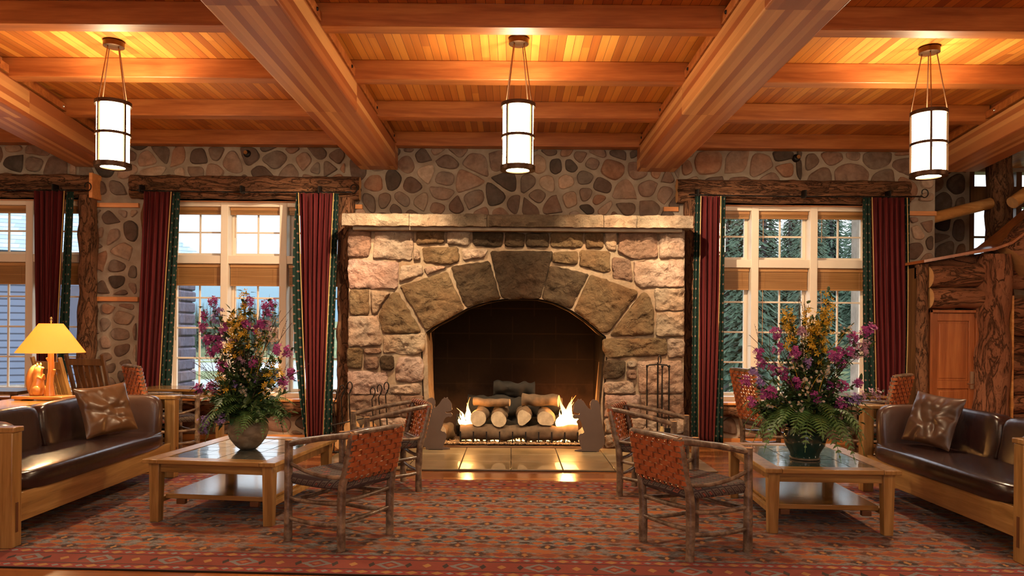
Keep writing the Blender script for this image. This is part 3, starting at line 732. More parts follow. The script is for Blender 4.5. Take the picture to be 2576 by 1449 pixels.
# gas log set
gr = thing('fire_grate', 'black iron fire grate across the front of the firebox', 'grate', (.10, 9.52, .03))
g_ = MB()
for i in range(10):
    x = -.75+i*.167; MB().bar((x, -.10, 0), (x, -.10, .17), .018, .014).bar((x, -.10, .045), (x, .42, .045), .014, .014).build('upright_bar', m_iron, gr)
MB().bar((-.8, -.10, .012), (.8, -.10, .012), .02, .02).bar((-.8, .4, .045), (.8, .4, .045), .02, .02).build('cross_bar', m_iron, gr)
def flog(p, q, r, lab, pale=True, seed=0, rough=.25):
    c = (Vector(p)+Vector(q))/2; m = MB(); P = Vector(p)-c; Q = Vector(q)-c
    m.tube([P.lerp(Q, i/24) for i in range(25)], r, 18, 0, True, rough*1.7, 8, capmat=1)
    o = m.build('fire_log', [m_logchar if not pale else m_logbark, m_logcut if pale else m_logchar], None, smooth=60); o.location = c
    tag(o, lab, 'log', 'logs in the fireplace')
m_logbark = flatm('log_bark', (.10, .062, .036), .9, var=.8, sc=14, bump=.8)
m_logcut = flatm('cut_log_end', (.42, .33, .23), .85, var=.5, sc=16, bump=.3)
m_logchar = flatm('charred_log', (.012, .009, .007), .95, var=.5, sc=14, bump=.8)
flog((-.66, 9.54, .175), (.86, 9.54, .175), .095, 'long bark-covered log lying across the front of the grate')
for x, r, z, lab in ((-.42, .10, .37, 'first round log end from the left, beside the left flame'), (-.165, .098, .372, 'palest round log end, second from the left'), (.16, .098, .372, 'grey split log end, third from the left'), (.455, .098, .37, 'round log end beside the right flame')):
    flog((x, 9.45, z), (x*.93+.02, 9.88, z+.02), r, lab)
flog((-.50, 9.74, .55), (-.02, 9.64, .55), .055, 'thin brown log resting crosswise above the cut ends')
flog((.15, 9.80, .575), (.62, 9.68, .575), .08, 'short log with a pale cut end, upper right of the pile')
flog((-.75, 10.15, .20), (.75, 10.15, .20), .14, 'thick charred log low at the back of the pile', False, 1, .4)
flog((-.60, 10.13, .47), (.70, 10.15, .47), .12, 'thick charred log on top of the back log', False, 1, .4)
flog((-.25, 10.13, .69), (.32, 10.15, .69), .095, 'charred log on the very top of the pile', False, 1, .4)
flog((-.96, 9.64, .15), (-.84, 9.88, .15), .11, 'stub of log lying left of the grate')
flog((.98, 9.68, .15), (1.06, 9.92, .15), .10, 'stub of log lying right of the grate')
def flames(x, y, z, hgt, wid, seed, lab, n=9):
    q = random.Random(seed); m = MB()
    for i in range(n):
        fx = q.uniform(-.5, .5)*wid; hh = hgt*(1-abs(fx)/wid*1.2)*q.uniform(.65, 1.05); w = wid*q.uniform(.14, .24); ln = q.uniform(-.06, .06)
        path = []; rad = []
        for k in range(9):
            t_ = k/8; path.append((fx+ln*t_*t_*2+.018*math.sin(t_*7+i), q.uniform(-.02, .02), hh*t_)); rad.append(max(.001, w*(math.sin(PI*min(1, t_*.95+.12))**.8)*(1-t_)**.55))
        m.tube(path, rad, 8, flat=.6)
    o = m.build('flame', m_flame, None, smooth=60); o.location = (x, y, z); tag(o, lab, 'flame'); return o
flames(-.56, 9.62, .24, .36, .17, 1, 'small yellow flame at the left of the grate')
flames(.72, 9.62, .22, .42, .26, 2, 'tall bright flame at the right of the grate', 15)
fl = MB(); q = random.Random(4)
for i in range(34):
    x = -.62+i*.046
    if q.random() < .2: continue
    fl.tube([(x, q.uniform(-.02, .02), 0), (x+q.uniform(-.02, .02), 0, .02), (x+q.uniform(-.02, .02), 0, q.uniform(.035, .07))], [.03, .024, .002], 6, flat=.7)
o = fl.build('burner_flames', m_flame); o.location = (0, 9.60, .035); tag(o, 'row of low flames glowing under the front log', 'flame', kind='stuff')
gv = MB(); q = random.Random(8)
for i in range(2600):
    x, y = q.uniform(-1.05, 1.15), YF+.03+abs(q.gauss(0, .16)); r = q.uniform(.007, .016)
    if y > 10.2 : continue
    c = q.choice([(.40, .27, .15), (.26, .17, .10), (.5, .36, .22), (.14, .09, .06)])
    gv.blob((x, y, .03+r*.5+max(0, .02-(y-9.3)*.02)), (r, r, r*.7), 0, 5, 3, .3, i, c)
tag(gv.build('lava_gravel', m_stone), 'bed of small lava gravel in front of the grate', 'gravel', kind='stuff')
lamp('fire_light', 'POINT', (-.56, 9.50, .50), 14, (1, .42, .10), .06); lamp('fire_light', 'POINT', (.72, 9.50, .50), 26, (1, .42, .10), .08)
lamp('fire_light', 'POINT', (.80, 9.98, .62), 16, (1, .36, .08), .06)

# squirrel cut-outs
m_sq = flatm('brown_sheet_iron', (.115, .078, .065), .5, .5, var=.15, sc=8)
SQ = [(215,320),(240,312),(262,325),(280,355),(283,390),(268,440),(300,425),(330,390),(345,365),(365,335),(385,325),(390,308),(405,322),(435,308),(440,330),(465,355),(485,390),(488,440),(492,465),(470,480),(430,492),(412,487),(415,503),(440,508),(480,500),(495,520),(490,545),(465,558),(450,547),(420,558),(400,580),(385,610),(375,660),(350,720),(370,735),(400,740),(420,765),(425,800),(410,850),(395,890),(380,925),(420,930),(465,940),(470,955),(400,962),(170,962),(165,935),(125,905),(98,860),(100,760),(125,640),(140,540),(150,450),(160,380),(185,335)]
def squirrel(lab, x, y, flip, rz):
    t = thing('squirrel_silhouette', lab, 'fireplace ornament', (x, y, .022), rz, 'squirrel cut-outs on the hearth')
    K = 1/4.954/204
    pts = [((px-290)*K*flip, (962-py)*K) for px, py in SQ]
    MB().prism(pts, -.006, .006).build('cutout', m_sq, t, bevel=.002)
    MB().bar((0, .006, .22), (0, .16, .004), .02, .008).box((-.09, -.02, 0), (.09, .17, .006)).build('stand', m_iron, t)
squirrel('flat sheet-iron squirrel holding a nut, left of the fire', (1040+290/4.954-1288)/204.4, 9.05, 1, 0)
squirrel('flat dark sheet-iron squirrel facing left, right of the fire', (1040+2200/4.954-1288)/206, 8.98, -1, 0)

# ------------------------------------------------------------------ pendants
def pendant(x, y, zb, lab):
    t = thing('pendant_lamp', lab, 'pendant lamp', (x, y, ZC), R.random()*.4, 'cylinder pendants')
    MB().lathe([(0, 0), (.085, 0), (.09, -.01), (.09, -.055), (.075, -.06), (0, -.06)], 24).build('canopy', m_bronze, t)
    r = .145; zt = zb+.60-ZC; z0 = zb-ZC
    for k in range(4):
        a = PI/4+k*PI/2+.0; MB().tube([(.06*math.cos(a), .06*math.sin(a), -.058), (r*math.cos(a)*1.04, r*math.sin(a)*1.04, zt-.01)], .005, 6).build('hanging_rod', m_rod, t)
    f = MB()
    def ring(z, hh, ro=.012): f.lathe([(r-.006, z), (r+ro, z), (r+ro, z+hh), (r-.006, z+hh), (r-.006, z)], 32)
    ring(zt-.035, .035, .010); ring((zt+z0)/2-.012, .025, .006); ring(z0, .04, .012)
    f.lathe([(r-.006, z0), (r-.04, z0), (r-.04, z0+.01), (r-.006, z0+.01)], 32)
    for k in range(4):
        a = PI/4+k*PI/2; f.tube([(r*math.cos(a)*1.02, r*math.sin(a)*1.02, zt), (r*math.cos(a)*1.02, r*math.sin(a)*1.02, z0)], .013, 4)
    f.build('frame', m_bronze, t, smooth=50)
    MB().lathe([(r-.008, zt-.01), (r-.008, z0+.01)], 32).build('glass_cylinder', m_lampglass, t)
    MB().lathe([(.001, z0+.03), (r-.03, z0+.03), (r-.03, z0+.035), (.001, z0+.035)], 32).build('bottom_diffuser', m_lampglass, t)
    lamp('pendant_light', 'POINT', (x, y, zb+.50), 60, WARM, .035)
    lamp('pendant_downlight', 'SPOT', (x, y, zb-.01), 135, WARM, .06, (x, y, 0), 150, .5)
    return t
pendant(-3.67, 6.74, 2.96, 'lit cylinder pendant with bronze straps at the left'); pendant(.04, 6.60, 2.93, 'lit cylinder pendant in front of the fireplace'); pendant(3.80, 6.73, 2.93, 'lit cylinder pendant with bronze straps at the right')

# ------------------------------------------------------------------ hickory armchairs
def weave(mb, W0, W1, zb, zt, lean, nv, nh, sw, y=0, wrap=.03, amp=.006, mat=0, stud=1):
    """woven straps between z=zb (width W0) and z=zt (width W1); lean(z)->y"""
    th = .003
    for i in range(nv):
        u = (i+.5)/nv*2-1; vs = []; n = 44; pp = []
        pp = [(lean(zb)+.02, zb+.004, W0), (lean(zb)+.012, zb-.020, W0), (lean(zb)-.010, zb-.024, W0)]
        for k in range(n+1):
            v = k/n; z = zb+(zt-zb)*v; off = amp*math.sin(PI*(v*nh)+PI*i); pp.append((lean(z)+y+off, z, W0+(W1-W0)*v))
        pp += [(lean(zt)-.012, zt+.020, W1), (lean(zt)+.008, zt+.024, W1), (lean(zt)+.026, zt+.012, W1), (lean(zt)+.030, zt-.008, W1)]
        for k, (yy, z, W) in enumerate(pp):
            x = u*W; e = 1 if 2 < k < len(pp)-3 else .4; dz = 0 if e == 1 else th*.8*(1 if k > 3 else -1)
            for s_ in (-1, 1): vs.append((x+s_*sw/2, yy-th/2*e, z+dz))
            for s_ in (1, -1): vs.append((x+s_*sw/2, yy+th/2*e, z))
        mb.add(vs, [(k*4+j, k*4+(j+1) % 4, (k+1)*4+(j+1) % 4, (k+1)*4+j) for k in range(len(pp)-1) for j in range(4)], mat)
        if stud:
            for z in (zt-.004, zb+.006): mb.blob((u*(W1 if z > zb+.1 else W0), lean(z)+y-amp-.002, z-.012), .0045, 1, 5, 4)
    for j in range(nh):
        v = (j+.5)/nh; z = zb+(zt-zb)*v; W = W0+(W1-W0)*v; vs = []; path = []
        n = 40
        for k in range(n+1):
            u = k/n*2-1; path.append((u*W, lean(z)+y-amp*math.sin(PI*((u+1)/2*nv)+PI*j)))
        r = wrap; a0 = [(W+r*math.cos(a)*1.0, lean(z)+.004+r*math.sin(a)) for a in (-1.4, -.7, 0, .7, 1.4, 2.1)]
        b0 = [(-W-r*math.cos(a), lean(z)+.004+r*math.sin(a)) for a in (2.1, 1.4, .7, 0, -.7, -1.4)]
        path = b0+path+a0
        for x, yy in path:
            vs += [(x, yy, z-sw/2), (x, yy, z+sw/2), (x, yy+th, z+sw/2), (x, yy+th, z-sw/2)]
        m_ = len(path); mb.add(vs, [(k*4+a, k*4+(a+1) % 4, (k+1)*4+(a+1) % 4, (k+1)*4+a) for k in range(m_-1) for a in range(4)], mat)
def bez(p, c, q, n=12):
    p, c, q = Vector(p), Vector(c), Vector(q); return [p*(1-t)**2+c*2*t*(1-t)+q*t*t for t in [i/n for i in range(n+1)]]
def armchair(label, loc, rz, group='hickory armchairs around the hearth', high=0):
    t = thing('hickory_armchair', label, 'chair', loc, rz, group)
    lean = lambda z: -.02 - max(0, z-.42)*.22
    top = .80+high
    for s in (-1, 1):
        MB().tube(bez((s*.245, 0, 0), (s*.25, .01, .3), (s*.25, -.012, .45), 8)+[(s*.247, lean(z)+.005, z) for z in (.55, .65, .75, top)], [.030]*9+[.028, .027, .025, .022], 10, 0, True, .16, 9, capmat=1).build('leg', [m_hick, m_logend], t, smooth=60)
        MB().tube([(s*.265, .49, 0), (s*.262, .492, .2), (s*.266, .488, .45), (s*.262, .49, .705)], [.031, .03, .029, .028], 10, 0, True, .14, 9, capmat=1).build('leg', [m_hick, m_logend], t, smooth=60)
        MB().tube(bez((s*.262, .50, .675), (s*.268, .2, .748 if not high else .72), (s*.235, lean(top)+.01, top-.02) if not high else (s*.25, lean(.70), .70), 12), [.022]*13, 8, 0, True, .16, 9).build('arm', m_hick, t, smooth=60)
        MB().tube(bez((s*.265, .475, .545), (s*.30, .2, .47), (s*.25, 0, .49), 8), .014, 7, 0, True, .2, 12).build('side_rail', m_hick, t, smooth=60)
        for z in (.305, .16): MB().tube(bez((s*.262, .48, z), (s*.275, .25, z-.02), (s*.25, .01, z+.012), 8), .0165, 8, 0, True, .2, 12).build('stretcher', m_hick, t, smooth=60)
    for (y, z) in ((0, .19), (.488, .28), (0, .33)): MB().tube(bez((-.25, y, z), (0, y+.015, z-.015), (.25, y, z+.012), 8), .0165, 8, 0, True, .2, 12).build('stretcher', m_hick, t, smooth=60)
    MB().tube(bez((-.25, lean(top)+.004, top-.01), (0, lean(top)-.03, top+.008), (.25, lean(top)+.004, top-.01), 10), .021, 8, 0, True, .15, 9).build('top_rail', m_hick, t, smooth=60)
    MB().tube(bez((-.25, -.018, .475), (0, -.03, .47), (.25, -.018, .475), 8), .015, 8, 0, True, .15, 9).build('lower_rail', m_hick, t, smooth=60)
    w = MB(); weave(w, .238, .238, .490, top-.012, lean, 8, 8+int(high/.05), .030, y=-.026, wrap=.033); w.build('woven_backrest', [m_strap, m_brass], t, smooth=40)
    s_ = MB(); n = 12; prof = []
    vs = []; R_ = .034
    # upholstered seat wrapped over the frame
    def sh(u, v):   # u,v in -1..1
        x = u*(.245+.018*(v+1)/2); y = .245+v*.262; return x, y
    for iz, (zz, grow) in enumerate(((.405, .93), (.398, .985), (.412, 1.04), (.44, 1.07), (.462, 1.05), (.474, .98), (.468, .8), (.462, .5), (.460, .2))):
        for k in range(40):
            a = 2*PI*k/40; cx, cy = math.cos(a), math.sin(a); f = 1/max(abs(cx), abs(cy))**.86; x, y = sh(max(-1, min(1, cx*f))*grow, max(-1, min(1, cy*f))*grow)
            vs.append((x, y, zz))
    s_.add(vs, [(i*40+k, i*40+(k+1) % 40, (i+1)*40+(k+1) % 40, (i+1)*40+k) for i in range(8) for k in range(40)] + [tuple(8*40+k for k in range(40)), tuple(range(39, -1, -1))])
    s_.build('seat', m_seatfab, t, smooth=60)
    return t
armchair('hickory armchair with woven leather back, front left beside the tiled table with the clay pot', (-1.005, 5.138, .012), math.radians(59))
armchair('hickory armchair with woven leather back, front right beside the table with the green pot', (1.05, 4.985, .012), math.radians(-62.6))
armchair('hickory armchair nearer the hearth on the left, partly behind the front left chair', (-.95, 6.98, .012), math.radians(115))
armchair('hickory armchair nearer the hearth on the right, partly behind the front right chair', (1.083, 6.85, .012), math.radians(-115))

# ------------------------------------------------------------------ tiled coffee tables
def coffee_table(label, loc, rz, W=1.06, L=1.30, H=.485):
    t = thing('coffee_table', label, 'coffee table', loc, rz, 'oak coffee tables with tiled tops')
    w, l = W/2, L/2; b = .125
    MB().box((-w, -l, H-.032), (-w+b, l, H)).build('top_border', m_oakZ, t, bevel=.005)
    MB().box((w-b, -l, H-.032), (w, l, H)).build('top_border', m_oakZ, t, bevel=.005)
    MB().box((-w+b+.001, -l, H-.032), (w-b-.001, -l+b, H)).build('top_border', m_oakY, t, bevel=.004)
    MB().box((-w+b+.001, l-b, H-.032), (w-b-.001, l, H)).build('top_border', m_oakY, t, bevel=.004)
    ti_ = MB().box((-w+b, -l+b, H-.03), (w-b, l-b, H-.008)); nx, ny = 4, 6; tw, tl = (W-2*b)/nx, (L-2*b)/ny
    for i in range(nx):
        for j in range(ny):
            x, y = -w+b+i*tw, -l+b+j*tl; zz = [H-.004+R.uniform(-.0012, .0012) for _ in range(4)]
            x0, x1, y0, y1 = x+.003, x+tw-.003, y+.003, y+tl-.003
            ti_.add([(x0,y0,H-.02),(x1,y0,H-.02),(x1,y1,H-.02),(x0,y1,H-.02),(x0,y0,zz[0]),(x1,y0,zz[1]),(x1,y1,zz[2]),(x0,y1,zz[3])], [(4,5,6,7),(0,1,5,4),(1,2,6,5),(2,3,7,6),(3,0,4,7)], 1)
    ti_.build('tile_inset', [m_grout, m_tile], t)
    for sx in (-1, 1):
        for sy in (-1, 1):
            x, y = sx*(w-.075), sy*(l-.075); a, c_ = .042, .034
            vs = [(x-c_, y-c_, 0), (x+c_, y-c_, 0), (x+c_, y+c_, 0), (x-c_, y+c_, 0), (x-a, y-a, H-.032), (x+a, y-a, H-.032), (x+a, y+a, H-.032), (x-a, y+a, H-.032)]
            MB().add(vs, [(0,3,2,1),(4,5,6,7),(0,1,5,4),(1,2,6,5),(2,3,7,6),(3,0,4,7)]).build('leg', m_oakZ, t, bevel=.003)
    for s in (-1, 1):
        MB().box((-w+.11, s*(l-.075)-.014, H-.105), (w-.11, s*(l-.075)+.014, H-.034)).build('apron', m_oakY, t, bevel=.003)
        MB().box((s*(w-.075)-.014, -l+.11, H-.105), (s*(w-.075)+.014, l-.11, H-.034)).build('apron', m_oakZ, t, bevel=.003)
        MB().box((s*(w-.075)-.018, -l+.11, .135), (s*(w-.075)+.018, l-.11, .175)).build('shelf_rail', m_oakZ, t, bevel=.003)
        for y in (-.30, .30):
            MB().box((y-.035, s*(l-.16)-.02, .118), (y+.035, s*(l-.16)+.02, .158)).build('tenon', m_tenon, t, bevel=.004)
    MB().box((-w+.10, -l+.15, .158), (w-.10, l-.15, .195)).build('lower_shelf', m_oakd, t, bevel=.004)
    return t
coffee_table('oak coffee table with a tiled top, carrying the clay pot of flowers', (-2.20, 6.17, .012), math.radians(-7))
coffee_table('oak coffee table with a tiled top, carrying the green pot of flowers', (2.39, 6.02, .012), math.radians(-3), W=.98)

# ------------------------------------------------------------------ leather sofas
def puffy(mb, sx, sy, sz, n=14, p=4.0, M=None, wr=0, seed=0):
    vs = []
    for i in range(n+1):
        t = PI*i/n
        for k in range(2*n):
            a = PI*k/n
            def sg(c, e): return math.copysign(abs(c)**e, c)
            e1, e2 = 2/p, 2/p
            x = sg(math.sin(t), e1)*sg(math.cos(a), e2); y = sg(math.sin(t), e1)*sg(math.sin(a), e2); z = sg(math.cos(t), e1)
            v = Vector((x*sx/2, y*sy/2, z*sz/2))
            if wr: v += Vector((0, wr*noise.fractal(Vector((x*1.6, z*1.6+seed, y)), .7, 2.3, 3), 0))
            vs.append(M @ v if M is not None else v)
    N = 2*n; mb.add(vs, [(i*N+k, (i+1)*N+k, (i+1)*N+(k+1) % N, i*N+(k+1) % N) for i in range(n) for k in range(N)])
def sofa(label, loc, rz, L, side):
    """origin at the middle of the front, facing +y; L long in x"""
    t = thing('sofa', label, 'sofa', loc, rz, 'brown leather sofas')
    D = .86; h = L/2
    for sx in (-1, 1):
        for y, nm in ((-.05, 'front'), (-D+.05, 'rear')):
            x = sx*(h-.05)
            MB().box((x-.05, y-.05, 0), (x+.05, y+.05, .775)).build('leg', m_oakZ, t, bevel=.006)
            MB().box((x-.012, y+.0505 if y > -.2 else y-.0505, .10), (x+.012, y+.053 if y > -.2 else y-.053, .30)).build('tenon', m_tenon, t)
        MB().box((sx*(h-.05)-.055, -D+.0, .775), (sx*(h-.05)+.055, .01, .81)).build('arm_rail', m_oakZ, t, bevel=.006)
        MB().box((sx*(h-.05)-.018, -D+.1, .14), (sx*(h-.05)+.018, -.1, .34)).build('side_rail', m_oakZ, t, bevel=.003)
        MB().box((sx*(h-.05)-.018, -D+.1, .68), (sx*(h-.05)+.018, -.1, .775)).build('side_rail', m_oakZ, t, bevel=.003)
        for k in range(4): MB().box((sx*(h-.05)-.012, -D+.16+k*.16, .34), (sx*(h-.05)+.012, -D+.22+k*.16, .68)).build('side_slat', m_oakZ, t)
        m = MB(); puffy(m, .15, .70, .46, 12, 5); o = m.build('arm_cushion', m_armleather, t, smooth=80); o.location = (sx*(h-.19), -.44, .60); o.rotation_euler = (0, sx*.10, 0)
    MB().box((-h+.1, -.075, .145), (h-.1, -.035, .345)).build('front_rail', m_oakY, t, bevel=.004)
    MB().box((-h+.1, -D+.03, .145), (h-.1, -D+.07, .345)).build('back_rail', m_oakY, t, bevel=.004)
    MB().box((-h+.1, -D+.03, .70), (h-.1, -D+.07, .775)).build('back_rail', m_oakY, t, bevel=.004)
    MB().box((-h+.1, -D+.07, .30), (h-.1, -.075, .325)).build('deck', m_oakd, t)
    m = MB(); puffy(m, L-.30, .80, .165, 16, 7); o = m.build('seat_cushion', m_leather, t, smooth=80); o.location = (0, -.40, .405)
    for k in (-1, 1):
        w = (L-.42)/2
        m = MB(); puffy(m, w, .20, .43, 14, 5.5, wr=.012, seed=k); o = m.build('back_cushion', m_leather, t, smooth=80); o.location = (k*w/2, -D+.20, .625); o.rotation_euler = (.14, 0, 0)
    return t
sofa('dark leather sofa at the left with an oak frame and lamp-lit seat', (-3.33, 6.14, .012), math.radians(-90), 2.46, 1)
sofa('dark leather sofa at the right with an oak frame, cut by the photo edge', (3.30, 5.86, .012), math.radians(90), 2.26, -1)
def pillow(label, loc, rot, mat, seed):
    qq = random.Random(seed); lines = [(math.cos(a), math.sin(a), qq.uniform(-.35, .35), qq.uniform(.05, .09)) for a in [qq.uniform(0, PI) for _ in range(9)]]
    t = MB(); n = 26; vs = []
    for side in (1, -1):
        for i in range(n+1):
            for j in range(n+1):
                u, v = i/n*2-1, j/n*2-1; d = (1-u**4)*(1-v**4); e = 1-.07*(1-u*u)*abs(v)**3; e2 = 1-.07*(1-v*v)*abs(u)**3
                wr = .016*noise.noise(Vector((u*1.8+seed, v*2.6, side*2)))-.016*sum(math.exp(-((u*a_+v*b_+.12*noise.noise(Vector((u*2, v*2, side+a_*9)))-c_)/w_)**2)*max(0, noise.noise(Vector((u*1.5*b_+a_*7, v*1.5*a_, side)))+.35) for a_, b_, c_, w_ in lines)
                vs.append((u*.25*e2, side*(.065*d**.55+wr*min(1, d*2)), v*.235*e))
    N = n+1; fs = []
    for s_ in range(2):
        b = s_*N*N
        for i in range(n):
            for j in range(n):
                f = (b+i*N+j, b+(i+1)*N+j, b+(i+1)*N+j+1, b+i*N+j+1); fs.append(f if s_ == 1 else f[::-1])
    t.add(vs, [f[::-1] for f in fs]); o = t.build('throw_pillow', mat, None, smooth=80, sub=1); o.location = loc; o.rotation_euler = rot
    me = o.data
    tag(o, label, 'pillow')
pillow('shiny wrinkled bronze leather pillow propped against the left sofa back', (-3.70, 6.72, .745), (math.radians(20), math.radians(4), math.radians(-118)), m_pillow, 3)
pillow('dark wrinkled leather pillow propped against the right sofa back', (3.68, 6.42, .745), (math.radians(20), math.radians(-4), math.radians(108)), m_pillow2, 9)

# ------------------------------------------------------------------ console table and carved lamp behind the left sofa
t = thing('console_table', 'oak console table behind the left sofa, bright under the lamp', 'table', (-4.55, 6.05, .012))
m_oaklit = wood('honey_oak_top', (.30, .14, .035), (.45, .23, .06), (.58, .32, .10), 'Y', .25, 1.6, coat=.4)  # oak lightened in its colour for the glow under the lamp
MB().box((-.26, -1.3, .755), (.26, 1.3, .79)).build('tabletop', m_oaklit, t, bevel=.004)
for sx in (-1, 1):
    for sy in (-1, 1): MB().box((sx*.2-.035, sy*1.2-.035, 0), (sx*.2+.035, sy*1.2+.035, .755)).build('leg', m_oakZ, t, bevel=.003)
    MB().box((sx*.2-.012, -1.16, .67), (sx*.2+.012, 1.16, .755)).build('apron', m_oakZ, t)
lx, ly, lz = -4.43, 6.98, .803
t = thing('table_lamp', 'lit table lamp with cone shade on a carved wooden base', 'lamp', (lx, ly, lz), math.radians(-4))
m_carve = flatm('honey_carved_wood', (.62, .30, .085), .25, var=.15, sc=6, coat=.5)
MB().box((-.26, -.10, .012), (.24, .10, .04)).box((-.24, -.09, 0), (-.17, .09, .012)).box((.15, -.09, 0), (.22, .09, .012)).build('plinth', m_carve, t, bevel=.008)
MB().tube([(.055, 0, .04), (.05, 0, .15), (.062, 0, .28), (.058, 0, .46)], [.042, .031, .029, .026], 12, 0, True, .12, 9).tube(bez((.06, 0, .22), (.09, 0, .24), (.10, -.01, .29), 6), [.014]*4+[.012]*3, 8, 0, True, .1, 9).tube(bez((.055, 0, .36), (.03, 0, .37), (.025, -.01, .40), 6), [.01]*7, 8).build('carved_trunk', m_carve, t, smooth=70)
sq = MB()
sq.tube([(-.085, 0, .04), (-.085, 0, .07), (-.07, 0, .12), (-.062, 0, .18), (-.07, 0, .23), (-.068, 0, .27), (-.055, -.005, .31), (-.05, 0, .325)], [.055, .062, .06, .047, .042, .040, .034, .01], 12)
sq.tube(bez((-.13, .02, .05), (-.19, .02, .22), (-.10, .02, .33), 10), [.03, .036, .04, .042, .042, .042, .04, .038, .034, .026, .01], 10)
for s in (-1, 1):
    sq.blob((-.055, s*.045, .09), (.045, .028, .05)); sq.blob((-.06, s*.022, .335), (.010, .010, .018)); sq.tube([(-.05, s*.035, .22), (-.02, s*.02, .20), (-.015, 0, .24)], [.016, .013, .010], 8)
sq.blob((-.03, 0, .30), (.022, .018, .016))
sq.build('carved_squirrel', m_carve, t, smooth=80)
MB().tube([(.058, 0, .45), (.058, 0, .70)], .006, 6).lathe([(.0, .79), (.008, .785), (.012, .772), (.006, .76), (.012, .75), (.004, .735), (.004, .70)], 10, (.058, 0, 0)).build('finial', m_brass, t, smooth=70)
def shade_m():
    m = bpy.data.materials.new('lit_lamp_shade'); m.use_nodes = True; nt = m.node_tree; nt.nodes.clear()
    o = nt.nodes.new('ShaderNodeOutputMaterial'); a = nt.nodes.new('ShaderNodeAddShader'); e = nt.nodes.new('ShaderNodeEmission'); d = nt.nodes.new('ShaderNodeBsdfDiffuse'); mx = nt.nodes.new('ShaderNodeMixShader'); tr = nt.nodes.new('ShaderNodeBsdfTranslucent')
    d.inputs[0].default_value = (.7, .42, .2, 1); tr.inputs[0].default_value = (.9, .48, .15, 1); mx.inputs[0].default_value = .6; e.inputs[0].default_value = (1, .36, .045, 1); e.inputs[1].default_value = .22
    nt.links.new(d.outputs[0], mx.inputs[1]); nt.links.new(tr.outputs[0], mx.inputs[2]); nt.links.new(mx.outputs[0], a.inputs[0]); nt.links.new(e.outputs[0], a.inputs[1]); nt.links.new(a.outputs[0], o.inputs[0]); return m
MB().lathe([(.29, .45), (.10, .725)], 40, (.058, 0, 0)).lathe([(.288, .45), (.098, .725)], 40, (.058, 0, 0)).build('lamp_shade', shade_m(), t, smooth=80)
lamp('table_lamp_bulb', 'POINT', (lx+.058, ly, lz+.56), 62, (1, .66, .32), .035)

